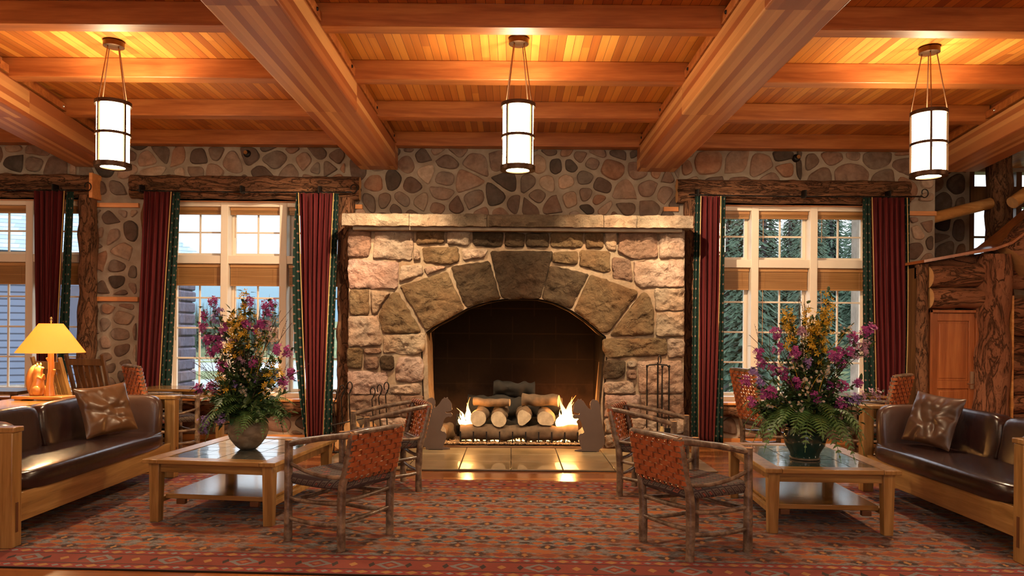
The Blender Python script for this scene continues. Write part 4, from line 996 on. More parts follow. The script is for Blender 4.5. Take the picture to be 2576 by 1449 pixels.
# ------------------------------------------------------------------ rug
def rug_m():
    b = Mat('patterned_rug', .95, spec=.1); v = b.coord(); wob = b.noise(v, 11, 3, col=True)
    n = b.nt.nodes.new('ShaderNodeVectorMath'); n.operation = 'MULTIPLY_ADD'; b.put(n.inputs[0], wob); n.inputs[1].default_value = (.035, .05, 0); b.put(n.inputs[2], v); vv = S(b, n.outputs[0])
    x, y, z = b.xyz(vv); x0, y0, _ = b.xyz(v); fine = b.noise(v, 55, 3); big = b.noise(b.coord(sc=(1, 3.2, 1)), 1.3, 3)
    def dia(px, py, off=0., ox=0., sx=1., sy=1.):
        r = (y/py+off); row = r.floor(); fx = ((x/px+ox+(row*.5).frac()).frac()-.5).abs(); fy = (r.frac()-.5).abs(); return fx*sx+fy*sy
    ORN = (.44, .135, .028); BLU = (.25, .265, .26); RED = (.25, .045, .025); DRK = (.045, .028, .022); GLD = (.44, .22, .06); RST = (.22, .06, .022)
    fine2 = b.noise(b.coord(sc=(1, 1.8, 1)), 30, 4, rough=.7); st2 = b.noise(b.coord(sc=(1, 2.6, 1)), 9, 4, 1.5, rough=.7); nz = (fine2-.5)*.9 + (st2-.5)*1.5
    field = b.mix(b.ramp(fine2, [(.42, (0, 0, 0)), (.60, (1, 1, 1))]), BLU, (.13, .09, .07))
    def dd(px, py, ox, oy, hx, hy):          # staggered lozenges
        r = y/py+oy; row = r.floor(); fx = ((x/px+ox+(row*.5).frac()).frac()-.5).abs()*px; fy = (r.frac()-.5).abs()*py; return fx/hx+fy/hy+nz
    field = b.mix(dd(.31, .19, 0., .5, .12, .062).lt(1.), field, ORN); field = b.mix(dd(.31, .19, 0., .5, .075, .045).lt(1.), field, RED)
    field = b.mix(dd(.31, .19, .5, .5, .10, .055).lt(1.), field, RST); field = b.mix(dd(.31, .19, .42, .5, .035, .045).lt(1.), field, DRK); field = b.mix(dd(.31, .19, .58, .5, .035, .045).lt(1.), field, DRK); field = b.mix(dd(.31, .19, .5, .5, .022, .03).lt(1.), field, GLD)
    field = b.mix(dd(.155, .19, .0, .02, .055, .028).lt(1.), field, ORN); field = b.mix(dd(.155, .38, .5, .26, .05, .022).lt(1.), field, DRK); field = b.mix(dd(.62, .38, .1, .76, .16, .04).lt(1.), field, ORN)
    field = b.mix(b.ramp(big, [(.46, (0, 0, 0)), (.62, (.45, .45, .45))]), field, (.30, .09, .025))
    # border, measured from each long edge
    HY = 1.43; e = (y0*-1.0+HY).min(y0+HY); ex = (x0*-1.0+5.0).min(x0+5.0); ed = e.min(ex)
    run = x0
    bd = b.mix(b.ramp(fine, [(.3, (0, 0, 0)), (.7, (1, 1, 1))]), (.24, .028, .020), (.31, .050, .034))
    def motif(cen, per, hx, hy, col, base, off=0.):
        fx = ((run/per+off).frac()-.5).abs()*per; fy = (ed-cen).abs(); return b.mix((fx/hx+fy/hy+wobf).lt(1.), base, col)
    wobf = (fine-.5)*.35
    mid = ed.gt(.10)*ed.lt(.29); bd = b.mix(mid, bd, (.27, .052, .028))
    for c_ in (.055, .335):
        bd = motif(c_, .155, .042, .030, GLD, bd); bd = motif(c_, .155, .026, .022, (.26, .27, .26), bd, .5)
    bd = motif(.195, .47, .10, .082, (.22, .225, .22), bd); bd = motif(.195, .47, .058, .052, RED, bd); bd = motif(.195, .47, .03, .025, (.40, .13, .05), bd)
    bd = motif(.195, .235, .022, .05, DRK, bd, 0.); bd = motif(.195, .47, .03, .04, GLD, bd, .5)
    ln = ((ed-.10).abs().lt(.006)).max((ed-.29).abs().lt(.006)).max((ed-.385).abs().lt(.008)); bd = b.mix(ln, bd, DRK)
    c = b.mix(ed.lt(.385), field, bd); c = b.mix(ed.lt(.012), c, (.03, .018, .012))
    b.base(b.mix(1.0, c, (.78, .78, .82), 'MULTIPLY')).bump(fine, .35, .004); b.bs.inputs['Sheen Weight'].default_value = .1; return b.m
rg = MB().box((-5.0, -1.43, 0), (5.0, 1.43, .011)).build('rug', rug_m()); rg.location = (0, 5.85, 0); rg.rotation_euler = (0, 0, math.radians(-2.5))
tag(rg, 'large red, orange and grey-blue patterned rug under the seating', 'rug')

# ------------------------------------------------------------------ flowers
def frond(L, droop, seed):
    m = MB(); q = random.Random(seed); n = 20; path = []
    for i in range(n+1):
        t_ = i/n; path.append(Vector((L*t_*(1-.25*droop*t_), 0, L*(.42*math.sin(t_*1.9)-droop*t_*t_))))
    m.tube(path, .0022, 4, 0, False)
    for i in range(2, n):
        t_ = i/n; w = L*.20*math.sin(PI*min(1, .12+t_*.92))**.8+.006; d = (path[i+1]-path[i-1]).normalized()
        for s in (-1, 1):
            p = path[i]; tip = p+Vector((d.x*w*.35, s*w, d.z*w*.35-w*.25)); mid = p.lerp(tip, .5)+Vector((0, 0, w*.08)); hw = L*.021
            m.add([p-d*hw*.6, p+d*hw*.8, mid+d*hw, tip, mid-d*hw*.7], [(0, 1, 2, 4), (4, 2, 3)])
    return m
def petals(m, c, r, k, mat, q, up=None, cup=.3):
    up = up or Vector((q.gauss(0, .6), q.gauss(-.6, .5), q.gauss(.5, .5))).normalized(); a = up.orthogonal().normalized(); b = up.cross(a); ph = q.random()*6
    c = Vector(c)
    for i in range(k):
        an = 2*PI*i/k+ph; d = a*math.cos(an)+b*math.sin(an); s = up.cross(d); w = r*1.0/k*2.2
        m.add([c, c+d*r*.55-s*w*.5+up*r*cup*.5, c+d*r+up*r*cup, c+d*r*.55+s*w*.5+up*r*cup*.5], [(0, 1, 2, 3)], mat)
def leaf(m, p, d, L, w, mat, q):
    p = Vector(p); d = d.normalized(); s = d.cross(Vector((q.gauss(0, .3), q.gauss(0, .3), 1))).normalized(); up = s.cross(d)
    m.add([p, p+d*L*.35-s*w/2+up*L*.05, p+d*L*.75-s*w*.35, p+d*L-up*L*.1, p+d*L*.75+s*w*.35, p+d*L*.35+s*w/2+up*L*.05, p+d*L*.5-up*L*.03], [(0, 1, 6, 5), (1, 2, 6), (2, 3, 4, 6), (4, 5, 6)], mat)
def spray(kind, root, tip, q, mats):
    """stem from the pot mouth to tip with leaves and its blossom cluster; local coords"""
    m = MB(); root = Vector(root); tip = Vector(tip); mid = root.lerp(tip, .5)+Vector((-(tip.x-root.x)*.18, -(tip.y-root.y)*.18, abs(tip.z-root.z)*.10+.02))
    path = bez(root, mid, tip, 10); m.tube(path, [.004-.0002*i for i in range(11)], 5, 1, False)
    L = (tip-root).length
    for i in range(3, 11):
        for _ in range(2 if kind != 'twig' else 0):
            d = Vector((q.gauss(0, 1), q.gauss(0, 1), q.gauss(.2, .6))); leaf(m, path[i]+(path[i]-path[i-1])*q.random(), d, q.uniform(.04, .075), q.uniform(.02, .036), 2, q)
    if kind in ('purple', 'violet', 'pink'):
        for i in range(34 if kind == 'purple' else 22):
            a = Vector((q.gauss(0, 1), q.gauss(0, 1), q.gauss(0, 1))).normalized()*q.uniform(.4, 1)*(.042 if kind == 'purple' else .04); a.z *= 1.25
            petals(m, tip+a, q.uniform(.014, .022), 4, 0, q, a.normalized()+Vector((0, -.4, .2)))
    elif kind == 'yellow':
        for i in range(10):
            c = path[10-int(q.random()*2.4)]+Vector((q.gauss(0, .017), q.gauss(0, .017), q.gauss(0, .024))); petals(m, c, q.uniform(.020, .032), 5, 0, q, None, .5)
    elif kind == 'white':
        for i in range(7):
            c = tip+Vector((q.gauss(0, .02), q.gauss(0, .017), q.gauss(0, .026))); up = Vector((q.gauss(0, .4), -1, q.gauss(.3, .4))).normalized(); petals(m, c, .014, 7, 0, q, up, .1); m.blob(c+up*.002, .003, 1, 5, 3)
    elif kind == 'twig':
        for k in range(5):
            p = path[4+k]; d = (path[-1]-path[0]).normalized()+Vector((q.gauss(0, .3), q.gauss(0, .3), .2)); e = p+d*q.uniform(.12, .25); m.tube([p, p.lerp(e, .5)+Vector((q.gauss(0, .01), 0, 0)), e], [.0022, .0018, .001], 4, 1, False)
            for j in range(5): m.blob(p.lerp(e, .4+.12*j)+Vector((q.gauss(0, .004), 0, 0)), .0035, 0, 4, 3)
    elif kind == 'leafy':
        for i in range(22): leaf(m, path[3+int(q.random()*8)], Vector((q.gauss(0, 1), q.gauss(0, 1), q.gauss(.3, .6))), q.uniform(.05, .095), q.uniform(.022, .045), 0, q)
    elif kind == 'feather':
        for i in range(60):
            p = path[3+int(q.random()*8)]; d = Vector((q.gauss(0, 1), q.gauss(0, 1), q.gauss(.5, .6))).normalized(); m.tube([p, p+d*q.uniform(.02, .05)], .0009, 3, 0, False)
    return m
m_olive = flatm('olive_feather', (.16, .15, .04), .7, var=.4); m_dkred = flatm('dark_red_bloom', (.10, .02, .015), .7)
def arrangement(name_lab, cx, cy, zb, potfn, mouth, pts, nfern, reach, seed, ox, oy, sc, extra):
    t = thing('flower_arrangement', name_lab, 'flower arrangement', (cx, cy, zb), 0, None)
    potfn(t); q = random.Random(seed); k = cy/1850
    mats = {'purple': (m_purple, 'purple_flower_stem'), 'violet': (m_violet, 'violet_flower_stem'), 'pink': (m_pink, 'pale_pink_flower_stem'), 'yellow': (m_yellow, 'yellow_blossom_stem'), 'white': (m_white, 'white_daisy_stem')}
    for kd, L in pts.items():
        for px, py in L:
            X = ((ox+px/sc-1288)+.0079*(oy+py/sc-830))*k; Z = 1.5-((oy+py/sc-830)-.0079*(ox+px/sc-1288))*k
            x, z = X-cx, Z-zb; rr_ = math.sqrt(max(0, reach**2-x*x))*.62
            y = -q.uniform(.15, 1)*rr_*(1 if z < .9 else .5); s_ = (cy+y)/cy; x = (X*s_)-cx; z = 1.5+(Z-1.5)*s_-zb
            m = spray(kd, (q.gauss(0, mouth*.4), q.gauss(0, mouth*.3)-.01, .24), (x, y, z), q, None); mt, nm = mats[kd]
            m.build(nm, [mt, m_yellow if kd == 'white' else m_stem, m_leaf], t, smooth=0)
    for i in range(80):
        a = q.random()*2*PI; r = reach*q.uniform(.1, .85); z = .27+q.random()*(.72-.66*r/reach)
        spray('leafy', (q.gauss(0, mouth*.4), q.gauss(0, mouth*.4), .24), (r*math.cos(a), r*math.sin(a), z), q, None).build('leafy_stem', [m_leaf, m_stem, m_leaf], t, smooth=0)
    for tx, ty_, tz in extra: spray('twig', (0, 0, .25), (tx, ty_, tz), q, None).build('bare_twig', [m_dkred, m_stem, m_stem], t, smooth=0)
    for i in range(5): spray('feather', (0, 0, .25), (q.uniform(-.1, .25)*reach*2, q.uniform(-.2, .2), q.uniform(.6, .95)), q, None).build('feathery_stem', [m_olive, m_stem, m_leaf], t, smooth=0)
    for i in range(nfern):
        a = 2*PI*i/nfern+q.uniform(-.1, .1); L = reach*q.uniform(.72, 1.05); o = frond(L, q.uniform(.45, .95), i).build('fern_frond', m_fern, t, smooth=0)
        o.location = (mouth*.5*math.cos(a), mouth*.5*math.sin(a), .25+q.uniform(0, .10)); o.rotation_euler = (q.gauss(0, .2), q.uniform(-.35, .12), a)
    return t
def claypot(t):
    MB().lathe([(.001, .012), (.065, .0), (.10, .03), (.145, .09), (.165, .15), (.158, .20), (.125, .235), (.105, .245), (.112, .262), (.10, .262), (.095, .245), (.11, .225)], 36).lathe([(.001, .215), (.11, .225)], 36).build('clay_pot', m_clay, t, smooth=80)
def greenpot(t):
    MB().lathe([(.001, .01), (.105, .0), (.108, .02), (.115, .05), (.15, .11), (.165, .17), (.155, .215), (.145, .235), (.152, .25), (.138, .25), (.135, .22)], 36).lathe([(.001, .205), (.138, .215)], 36).build('glazed_pot', m_greenpot, t, smooth=80)
    MB().lathe([(.001, 0), (.112, 0), (.118, .012), (.10, .014), (.001, .014)], 36).build('saucer', m_clay, t, smooth=60)
PL = dict(purple=[(790,200),(935,240),(990,230),(400,320),(385,425),(440,535),(500,530),(445,650),(540,760),(755,410),(815,730),(1115,640),(1145,830),(1085,910),(465,950),(345,960),(475,210),(940,330),(900,400),(860,450),(1020,620),(505,600),(560,430),(420,545)],
 violet=[(560,510),(650,910),(845,870),(380,1250),(380,1310),(420,1230),(530,1220),(500,350),(520,290)], pink=[(700,720),(950,420),(640,560)],
 yellow=[(735,145),(740,220),(735,260),(705,295),(635,310),(640,345),(600,380),(625,400),(640,440),(640,490),(690,380),(710,420),(760,480),(680,560),(720,600),(600,580),(800,340),(860,480),(600,955),(1010,720),(540,870),(520,830),(1040,800),(1000,850)],
 white=[(730,960),(725,1000),(940,960),(985,935),(430,1000),(850,620),(750,830),(890,690),(970,520),(900,500),(620,620),(990,350),(1050,980),(370,1010)])
PR = dict(yellow=[(355,250),(330,290),(350,330),(380,300),(400,350),(380,390),(350,400),(410,390),(665,140),(680,180),(670,235),(690,290),(640,290),(600,300),(560,320),(550,360),(590,370),(530,350),(620,340),(690,340),(540,400),(640,430),(600,430),(530,440),(540,480),(640,480),(510,250),(530,520),(640,540),(650,400)],
 purple=[(275,415),(145,560),(290,535),(160,640),(265,690),(340,725),(430,560),(410,590),(405,790),(40,780),(195,890),(245,860),(95,940),(550,860),(580,905),(770,960),(810,930),(750,1035),(770,640),(760,560),(720,590),(860,450),(850,560),(960,400),(1000,385),(905,790),(430,800),(780,820),(700,820),(330,700)],
 violet=[(880,920),(840,930),(520,640),(110,710),(170,790)], pink=[(930,520),(950,560),(880,570),(1000,880),(930,890),(1050,880),(970,500),(480,400),(560,450)],
 white=[(405,645),(475,650),(685,610),(690,650),(670,690),(650,720),(480,740),(500,780),(520,810),(510,830),(600,740),(610,830),(340,915),(300,940),(430,980),(470,970),(600,940),(405,1055),(680,1110),(720,1100),(760,1130),(790,1150),(835,380),(800,410),(210,950),(270,770),(300,640)])
arrangement('tall spray of yellow and purple flowers with ferns in a round clay pot', -2.19, 6.12, .497, claypot, .10, PL, 34, .40, 5, 400, 700, 3.45, [(.28, -.05, 1.15), (.22, .05, 1.10), (.10, 0, 1.2), (.36, 0, 1.05), (-.42, -.1, .72), (-.36, -.12, .62), (-.30, -.1, .55), (.46, -.1, .66), (-.05, .05, 1.18)])
arrangement('wide spray of purple, white and yellow flowers with ferns in a glazed green pot', 2.34, 5.86, .497, greenpot, .12, PR, 52, .50, 6, 1860, 700, 3.02, [(-.06, 0, 1.28), (.02, .05, 1.22), (.10, 0, 1.15), (-.25, 0, 1.1), (.5, -.05, .95), (-.45, 0, .98), (-.02, -.02, 1.3)])

# ------------------------------------------------------------------ background furniture by the windows
armchair('high-backed woven chair at the window table, left of the clay pot', (-4.23, 8.50, 0), math.radians(-45), 'chairs at the window tables', .26)
armchair('high-backed woven chair lit orange beside the red curtain, behind the right sofa', (4.20, 8.18, 0), math.radians(42), 'chairs at the window tables', .24)
armchair('woven chair seen from the side behind the left edge of the green-pot flowers', (2.84, 8.62, 0), math.radians(-78), 'chairs at the window tables', .26)
def window_table(label, x, y, w, l):
    t = thing('game_table', label, 'table', (x, y, 0), 0, 'oak tables by the windows')
    MB().box((-w/2, -l/2, .715), (w/2, l/2, .745)).build('tabletop', m_oakd, t, bevel=.004)
    for sx in (-1, 1):
        for sy in (-1, 1): MB().box((sx*(w/2-.22)-.04, sy*(l/2-.07)-.04, 0), (sx*(w/2-.22)+.04, sy*(l/2-.07)+.04, .715)).build('leg', m_oakZ, t, bevel=.003)
    for s in (-1, 1):
        MB().box((-w/2+.2, s*(l/2-.07)-.012, .64), (w/2-.2, s*(l/2-.07)+.012, .715)).build('apron', m_oakY, t)
        MB().tube(bez((s*(w/2-.22), -l/2+.07, .50), (s*(w/2-.16), -l/2+.07, .66), (s*(w/2-.04), -l/2+.07, .70), 6), .02, 6).build('bracket', m_oakZ, t)
window_table('oak table by the window left of the fireplace, behind the clay pot', -4.0, 9.28, 1.25, .55)
window_table('oak table by the right window, mostly hidden by the flowers', 3.98, 9.08, 1.1, .55)
def rocker(label, loc, rz, mat):
    t = thing('rocking_chair', label, 'rocking chair', loc, rz, 'slatted rocking chairs')
    for s in (-1, 1):
        MB().bar((s*.24, 0, .05), (s*.24, -.03, .42), .04, .035).bar((s*.24, -.03, .42), (s*.25, -.24, 1.17), .04, .035).build('leg', mat, t, bevel=.004)
        MB().box((s*.26-.02, .43, .04), (s*.26+.02, .47, .66)).build('leg', mat, t, bevel=.004)
        MB().box((s*.265-.04, -.06, .66), (s*.265+.04, .52, .68)).build('arm', mat, t, bevel=.006)
        MB().tube([(s*.25, -.45+i*.11, .022+.12*((i-5)/5.5)**2) for i in range(11)], .018, 6).build('rocker', mat, t)
    for z, y, h in ((.50, -.055, .05), (1.08, -.215, .08)): MB().bar((-.23, y, z), (.23, y, z), .02, h).build('back_rail', mat, t, bevel=.003)
    for k in range(5): MB().bar((-.16+k*.08, -.06, .52), (-.16+k*.08, -.205, 1.05), .052, .012, up=(0, 1, 0)).build('back_slat', mat, t)
    m = MB(); puffy(m, .48, .50, .07, 10, 6); o = m.build('seat', m_leather, t, smooth=80); o.location = (0, .22, .42)
    for y in (0, .45): MB().box((-.24, y-.015, .34), (.24, y+.015, .40)).build('seat_rail', mat, t)
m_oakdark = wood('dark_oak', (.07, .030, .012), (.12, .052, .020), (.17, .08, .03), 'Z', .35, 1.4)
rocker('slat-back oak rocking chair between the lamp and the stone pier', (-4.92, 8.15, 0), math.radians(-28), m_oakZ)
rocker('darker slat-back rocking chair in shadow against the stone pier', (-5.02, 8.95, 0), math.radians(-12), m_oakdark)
t = thing('window_bench', 'dark low table under the far left window', 'table', (-6.9, 9.3, 0))
MB().box((-.85, -.3, .66), (.85, .3, .70)).build('tabletop', m_oakdark, t, bevel=.004)
for sx in (-1, 1):
    for sy in (-1, 1): MB().box((sx*.78-.03, sy*.25-.03, 0), (sx*.78+.03, sy*.25+.03, .66)).build('leg', m_oakdark, t)

# fireplace tools
def hook(m, x, y, z, s=1):
    m.tube([(x+.028*math.cos(a)*s, y, z+.045+.05*math.sin(a)) for a in [(-1.5+.42*k) for k in range(14)]], .007, 6)
t = thing('fire_tool_stand', 'wrought-iron fireplace tool stand against the right side of the surround', 'fireplace tools', (1.785, 8.98, .022))
m = MB().tube([(0, 0, 0), (0, 0, 1.10)], .011, 8); hook(m, .02, 0, 1.09, .6); m.build('pole', m_iron, t)
MB().tube([(-.135, 0, 1.0), (-.135, 0, 1.04), (-.11, 0, 1.065), (0, 0, 1.075), (.11, 0, 1.065), (.135, 0, 1.04), (.135, 0, 1.0)], .009, 8).build('arch', m_iron, t)
MB().lathe([(.001, 0), (.16, 0), (.16, .012), (.03, .03), (.001, .03)], 20).build('base', m_iron, t)
for x, nm in ((-.135, 'poker'), (.05, 'brush'), (.135, 'shovel')):
    m = MB().tube([(x, -.015, 1.04), (x, -.015, .80), (x, -.015, .76), (x, -.015, .30)], [.008, .008, .012, .007], 8).blob((x, -.015, 1.05), (.016, .01, .02)).blob((x, -.015, .72), .013)
    if nm == 'shovel': m.add([(x-.05, -.02, .30), (x+.05, -.02, .30), (x+.06, -.035, .10), (x-.06, -.035, .10), (x-.05, -.012, .30), (x+.05, -.012, .30), (x+.06, -.027, .10), (x-.06, -.027, .10)], [(0,1,2,3),(7,6,5,4),(0,4,5,1),(1,5,6,2),(2,6,7,3),(3,7,4,0)])
    m.build(nm, m_iron, t)
    if nm == 'brush': MB().tube([(x, -.015, .32), (x, -.015, .24), (x, -.015, .10)], [.018, .03, .045], 10).build('bristles', flatm('straw_bristle', (.45, .32, .14), .8, bump=.6, sc=60), t)
t = thing('andiron_rack', 'wrought-iron rack with looped hooks at the left of the hearth', 'fireplace tools', (-1.72, 8.62, .022))
for i, (x, h_) in enumerate(((-.36, .66), (-.27, .72), (-.18, .76), (.09, .70), (.17, .73), (.25, .76))):
    m = MB().tube([(x, .02*(i % 2), .04), (x+.015, .02, .3), (x-.01, .02, h_-.05), (x+.02, .02, h_)], .007, 6); hook(m, x, .02, h_); m.build('tool', m_iron, t)
MB().tube([(-.40, .02, .34), (.30, .02, .50)], .008, 6).tube([(-.38, .02, .03), (.28, .02, .03)], .012, 6).build('cross_rail', m_iron, t)
q = random.Random(6)
for i, (x, z, r) in enumerate(((-2.02, .13, .10), (-1.80, .12, .095), (-1.90, .30, .095), (-1.58, .12, .10), (-1.69, .29, .09))):
    m = MB().tube([(0, -.20+.04*k, 0) for k in range(11)], r, 14, 0, True, .14, 7, capmat=1); o = m.build('firewood', [m_logbark, m_logend], None, smooth=60)
    o.location = (x, 8.98, z+.022); tag(o, ('split firewood log lying left-most on the hearth', 'pale-ended firewood log in the bottom row, second from the left', 'firewood log on top of the two left logs', 'firewood log nearest the left squirrel, bottom row', 'firewood log on top, nearer the left squirrel')[i], 'firewood', 'firewood stacked beside the hearth')

# sprinklers
for x, lab in ((-3.57, 'small round sprinkler head in the stone above the left window'), (3.80, 'small round sprinkler head in the stone above the right window')):
    t = thing('sprinkler_head', lab, 'sprinkler', (x, YW-.04, 3.84)); Mx = Matrix.Rotation(PI/2, 3, 'X')
    MB().lathe([(.001, -.03), (.055, -.03), (.05, 0), (.03, .012), (.001, .012)], 20, M=Mx).build('rosette', m_iron, t, smooth=50)
    MB().lathe([(.014, .01), (.012, .06), (.026, .062), (.026, .066), (.001, .066)], 12, M=Mx).build('nozzle', m_brass, t)

# ------------------------------------------------------------------ log-framed stair enclosure with its closet door
ys = 9.35
t = thing('log_stair_enclosure', 'bark-covered log stair enclosure around the closet door', 'staircase', (0, 0, 0))
MB().box((5.16, ys+.05, 0), (5.29, 9.86, 2.34)).box((5.29, ys+.05, 1.8), (5.66, 9.86, 2.36)).box((5.92, ys+.05, 0), (7.3, 9.86, 2.0)).build('panel_core', m_oakdark, t)
def partlog(name, p, q, r, mat, rough=.3, rf=4, n=16, seg=20, flat=1): return log(name, p, q, r, mat, n, seg, rough, rf, flat, t)
partlog('corner_log', (5.215, ys, 0), (5.215, ys, 2.38), .072, m_barkz)
partlog('header_log', (5.27, ys, 2.22), (5.93, ys, 2.25), .145, m_barkbigx, .25)
partlog('header_log', (5.29, ys, 1.945), (5.93, ys, 1.955), .135, m_barkbigx, .12)
partlog('door_post_log', (6.075, ys, 0), (6.10, ys, 2.50), .205, m_barkbig, .22, 3, 20, 30)
MB().box((6.275, ys-.12, 0), (6.30, ys, 1.98)).build('pale_batten', m_peeled, t)
for k in range(8): partlog('slab_log', (6.30, ys+.02, .12+k*.245), (7.3, ys+.02, .12+k*.245), .135, m_barkbigx, .3, 4, 14, 14)
partlog('stringer_log', (6.30, ys-.02, 2.44), (7.4, ys-.02, 3.40), .25, m_barkbigx, .2)
cap = [(5.12, 2.38), (5.75, 2.50), (6.0, 2.54), (6.22, 2.62), (6.45, 2.80), (6.8, 3.1), (7.2, 3.45)]
m = MB()
for (x0, z0), (x1, z1) in zip(cap, cap[1:]): m.add([(x0, ys-.2, z0), (x1, ys-.2, z1), (x1, 9.86, z1), (x0, 9.86, z0), (x0, ys-.2, z0+.035), (x1, ys-.2, z1+.035), (x1, 9.86, z1+.035), (x0, 9.86, z0+.035)], [(0,3,2,1),(4,5,6,7),(0,1,5,4),(1,2,6,5),(2,3,7,6),(3,0,4,7)])
m.build('rail_cap', m_doorw, t)
MB().add([(5.16, ys+.04, 2.2), (7.2, ys+.04, 2.0), (7.2, ys+.04, 3.44), (6.45, ys+.04, 2.79), (6.22, ys+.04, 2.61), (6.0, ys+.04, 2.53), (5.16, ys+.04, 2.38)], [(0,1,2,3,4,5,6)]).build('panel_back', m_barkbigx, t).modifiers.new('s', 'SOLIDIFY').thickness = .05
d = thing('door_1', None, None, (5.30, ys-.03, 0), kind='structure')
f = MB().box((0, 0, 0), (.035, .1, 1.80)).box((.585, 0, 0), (.62, .1, 1.80)).box((0, 0, 1.765), (.62, .1, 1.80)); f.build('door_frame', m_doorw, d, bevel=.003)
lf = MB().box((.037, .03, .01), (.11, .07, 1.762)).box((.51, .03, .01), (.583, .07, 1.762)).box((.11, .03, 1.66), (.51, .07, 1.762)).box((.11, .03, .80), (.51, .07, .90)).box((.11, .03, .01), (.51, .07, .15))
lf = lf.box((.11, .045, .15), (.51, .06, .80)).box((.11, .045, .90), (.51, .06, 1.66)).build('door_leaf', m_doorw, d, bevel=.004)
MB().box((.14, .038, .93), (.48, .05, 1.63)).box((.14, .038, .18), (.48, .05, .77)).build('raised_panel', m_doorw, lf, bevel=.01, seg=3)
MB().box((.525, .018, .80), (.57, .032, 1.02)).tube([(.548, .02, .86), (.548, -.02, .86), (.46, -.025, .865)], .009, 8).build('door_handle', m_chrome, d)
for z in (.25, .85, 1.5): MB().box((.028, .02, z), (.045, .032, z+.09)).build('hinge', m_chrome, d)
# trunk post and peeled rails of the stair
tr = thing('trunk_post', 'upright bark-covered tree trunk post of the stair', 'post', (6.86, 10.35, 0))
log('trunk', (0, 0, 0), (-.02, 0, 4.1), .17, m_barkz, 18, 40, .2, 3, 1, tr)
o = log('stair_rail', (5.66, 10.1, 3.06), (6.68, 10.3, 3.33), .078, m_peeled, 14, 16, .06, 3); tag(o, 'peeled round log rail running from the stone corner to the trunk post', 'rail', 'peeled log rails')
o = log('stair_rail', (6.62, 9.75, 3.24), (7.6, 9.95, 3.86), .085, m_peeled, 14, 16, .06, 3); tag(o, 'peeled round log rail rising at the right edge of the photo', 'rail', 'peeled log rails')
o = thing('window_4', None, None, (0, 11.62, 0), kind='structure')
f = MB()
for x in (7.2, 7.95, 8.7): f.box((x, 0, 2.6), (x+.09, .12, 4.06))
f.box((7.2, 0, 2.6), (9.1, .12, 2.68)).box((7.2, -.05, 3.5), (9.1, .15, 3.82)).box((7.2, .04, 3.02), (9.1, .08, 3.05)); f.build('window_frame', m_oakdark, o)
MB().box((7.2, .06, 2.62), (9.1, .065, 4.05)).build('pane', m_glass, o)

# ------------------------------------------------------------------ outdoors
def ground_m():
    b = Mat('rough_grass', .95, spec=.1); v = b.coord(); n = b.noise(v, .25, 5); n2 = b.noise(v, 4, 4)
    b.base(b.mix(n2, b.ramp(n, [(.42, (.075, .10, .035)), (.6, (.16, .18, .07))]), (.10, .10, .06))); return b.m
gm = MB(); vs = []; nx, ny = 60, 40
for j in range(ny+1):
    for i in range(nx+1):
        x = -90+180*i/nx; y = 12.2+140*(j/ny)**1.5; z = -1.25+max(0, y-62)*.045+(.5*noise.noise(Vector((x*.08, y*.08, 0))) if y > 30 else 0)+max(0, min(x-6, 14))*max(0, y-20)*.004
        vs.append((x, y, z))
gm.add(vs, [(j*(nx+1)+i, j*(nx+1)+i+1, (j+1)*(nx+1)+i+1, (j+1)*(nx+1)+i) for j in range(ny) for i in range(nx)])
struct(gm.build('ground', ground_m()))
struct(MB().box((-40, 22.5, -1.24), (3, 60, -1.12)).build('road', flatm('asphalt', (.16, .165, .17), .9, var=.1)))
m_needle = flatm('conifer_needles', (.034, .060, .030), .8, var=.6, sc=1.2); m_trunk = flatm('grey_trunk', (.13, .11, .10), .9, var=.4)
def conifer(seed, h=10.):
    q = random.Random(seed); t = thing('conifer_tree', 'x', 'tree'); m = MB(); z = .09*h; r0 = h*.135
    while z < h*.985:
        f = 1-(z-.09*h)/(h*.91); L = r0*f*q.uniform(.75, 1.15)+.08; n = 10 if f > .3 else 6; ph = q.random()*6
        for k in range(n):
            a = 2*PI*k/n+ph+q.uniform(-.25, .25); l = L*q.uniform(.65, 1.15); d = Vector((math.cos(a), math.sin(a), 0)); s = Vector((-d.y, d.x, 0)); dr = l*q.uniform(.18, .42); w = l*.15
            b = Vector((0, 0, z)); P = [b]
            for u in (.3, .55, .8): P += [b+d*l*u+s*w*(1.1-u)*q.uniform(.8, 1.3)+Vector((0, 0, -dr*u*u)), b+d*l*(u+.06)+s*w*.25*(1.1-u)+Vector((0, 0, -dr*u*u))]
            P.append(b+d*l+Vector((0, 0, -dr+l*.06)))
            for u in (.8, .55, .3): P += [b+d*l*(u+.06)-s*w*.25*(1.1-u)+Vector((0, 0, -dr*u*u)), b+d*l*u-s*w*(1.1-u)*q.uniform(.8, 1.3)+Vector((0, 0, -dr*u*u))]
            c = b+d*l*.5+Vector((0, 0, -dr*.2+l*.07)); b0 = len(P); P.append(c)
            m.add(P, [(b0, i, (i+1) % b0) for i in range(b0)])
        z += h*.0155*q.uniform(.7, 1.2)
    m.build('foliage', m_needle, t, smooth=0)
    MB().tube([(0, 0, 0), (0, 0, h*.5), (0, 0, h*.97)], [h*.018, h*.011, .01], 7).build('trunk', m_trunk, t)
    return t
protos = [conifer(k) for k in range(4)]; used = [False]*4
def put_tree(x, y, h, lab, grp, q):
    k = q.randrange(4)
    if used[k]: o = copy_tree(protos[k])
    else: o = protos[k]; used[k] = True
    z = -1.3+max(0, y-62)*.045+max(0, min(x-6, 14))*max(0, y-20)*.004
    o.location = (x, y, z); s_ = h/10; o.scale = (s_*.82, s_*.82, s_); o.rotation_euler = (0, 0, q.random()*6); o['label'] = lab; o['group'] = grp
q = random.Random(5); placed = []
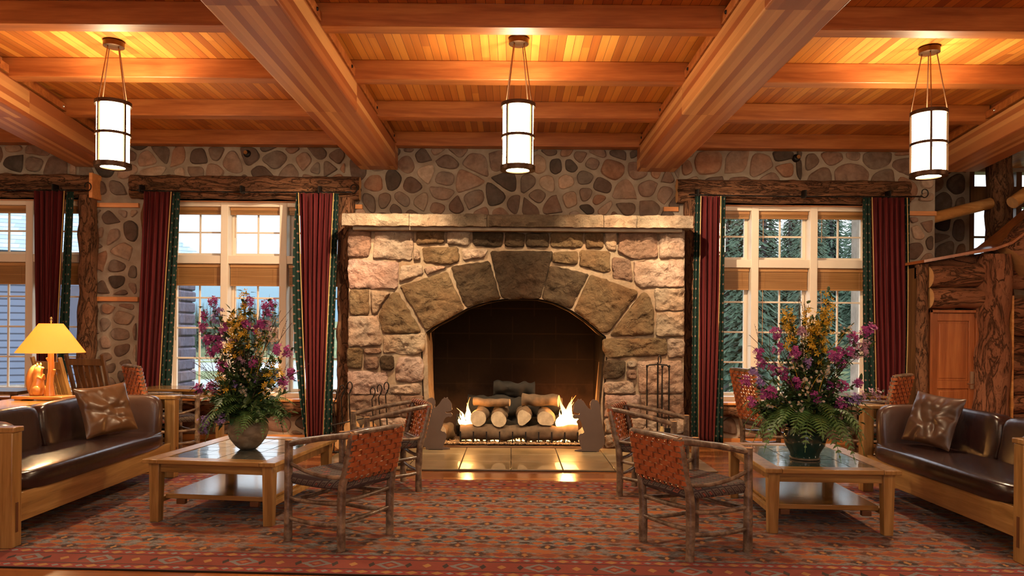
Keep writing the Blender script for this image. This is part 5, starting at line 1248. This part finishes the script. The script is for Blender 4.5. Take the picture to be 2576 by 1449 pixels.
def free(x, y, d):
    if any(math.hypot(x-a, y-b) < d for a, b in placed): return False
    placed.append((x, y)); return True
for i in range(1500):
    y = q.uniform(68, 100); px = q.uniform(455, 790); x = (px-1288)/1850*y
    tgt = 1.5+(830-(800-(px-455)*.20+q.uniform(0, 45)))/1850*y; hh = 1.15*max(4.2, tgt-(-1.3+max(0, y-62)*.045))
    if len(placed) < 130 and free(x, y, 1.6): put_tree(x, y, hh, 'small dark conifer on the forested slope beyond the left window', 'conifers on the slope beyond the left window', q)
placed = []
for i in range(700):
    y = q.uniform(23, 62); px = 1770+q.random()*450; x = (px-1288)/1850*y
    if 2080 < px < 2185 and y < 38: continue
    if free(x, y, 2.95): put_tree(x, y, q.uniform(10.5, 13)*(y/30)**.45, 'tall conifer in the dense dark stand beyond the right window', 'conifers beyond the right window', q)
for i in range(90):
    y = q.uniform(30, 44); x = (q.uniform(2425, 2600)-1288)/1850*y
    if free(x, y, 2.4): put_tree(x, y, q.uniform(5.8, 7.8)*y/34, 'conifer seen through the stair window', 'conifers beyond the stair window', q)
for i in range(60):
    y = q.uniform(24, 60); x = q.uniform(3, 26)*y/24
    if not 1770 < 1288+x/y*1850 < 2600 and free(x, y, 3.2): put_tree(x, y, q.uniform(9, 12), 'tall conifer standing beyond the edge of the right window', 'conifers beyond the right window edge', q)
# neighbouring wing
t = thing('lodge_wing', 'neighbouring building with blue-grey shingle roof, louvred siding and stone base', 'building', (-15.1, 19.3, -1.25), math.radians(22))
def shingle_m():
    b = Mat('roof_shingles', .8); v = b.coord(); x, y, z = b.xyz(v); r = z/.11; f = r.frac(); rr_ = b.white((x/.3+r.floor()*.37).floor()+r.floor()*5.0)
    b.base(b.mix(f.lt(.12), b.ramp(rr_, [(0, (.15, .20, .25)), (1, (.26, .33, .39))]), (.06, .08, .10))); return b.m
def siding_m():
    b = Mat('blue_grey_siding', .7); z = b.xyz(b.coord())[2]; f = (z/.16).frac()
    b.base(b.mix(f.lt(.22), (.17, .20, .28), (.05, .06, .09))).bump(f, .6, .02); return b.m
MB().box((-6, -3.5, 1.4), (6, 3.5, 4.6)).build('siding', siding_m(), t)
sb = MB().box((-6.15, -3.6, 0), (6.15, 3.6, 1.4)); rubble(sb, -6.1, 6.1, 0, 1.38, -3.6, .42, 77, h=.07, pal=[(.14, .15, .18), (.22, .22, .25), (.10, .11, .14), (.28, .25, .25)]); sb.build('stone_base', [m_mortar, m_stone], t)
e0, zr, ze = .6, 7.4, 4.45
A = [(-6-e0, -3.5-e0, ze), (6+e0, -3.5-e0, ze), (6+e0, 3.5+e0, ze), (-6-e0, 3.5+e0, ze)]; B_ = [(-2.6, 0, zr), (2.3, 0, zr)]
MB().add(A+B_, [(0, 1, 5, 4), (1, 2, 5), (2, 3, 4, 5), (3, 0, 4), (3, 2, 1, 0)]).build('roof', shingle_m(), t, smooth=0)
for x in (-3.5, 0, 3.5): MB().box((x-.5, -3.56, 2.2), (x+.5, -3.48, 3.7)).build('louvre_window', flatm('louvre', (.08, .09, .13), .5), t)
t = thing('stone_column', 'square stone porch column outside the window left of the fireplace', 'column', (-6.28, 13.9, -1.25))
sc_ = MB().box((-.3, -.3, 0), (.12, .3, 3.7)); q9 = random.Random(9)
for k in range(17):
    for xa, xb in (((-.34, -.08), (-.06, .15)) if k % 2 else ((-.34, -.16), (-.14, .15))): sc_.box((xa, -.36, .02+k*.215), (xb+q9.uniform(0, .03), .34, .215+k*.215), 1, q9.choice([(.14, .12, .16), (.2, .16, .19), (.10, .09, .12)]))
sc_.build('column_shaft', [flatm('shaded_mortar', (.12, .105, .12), .9), m_stone], t, bevel=.03)  # mortar in one even dark colour
t = thing('parked_car', 'white car parked outside the left window', 'car', (-7.9, 23.5, -1.12))
m_car = flatm('white_car_paint', (.75, .78, .82), .2, var=.02, coat=.6)
prof = [(-2.2, .25), (-2.25, .6), (-2.1, .82), (-1.3, .95), (-.6, 1.38), (.8, 1.42), (1.5, 1.02), (2.15, .92), (2.25, .6), (2.2, .25)]
MB().prism(prof, -.85, .85).build('body', m_car, t, bevel=.06, seg=3)
MB().prism([(-1.15, .97), (-.58, 1.33), (.75, 1.36), (1.3, 1.0)], -.862, .862).build('side_window', flatm('car_glass', (.05, .07, .09), .1), t)
for x in (-1.4, 1.4):
    for y in (-.8, .8): MB().lathe([(.001, -.1), (.22, -.1), (.33, -.08), (.33, .08), (.22, .1), (.001, .1)], 20, (x, y, .33), M=Matrix.Rotation(PI/2, 3, 'X')).build('wheel', m_iron, t)
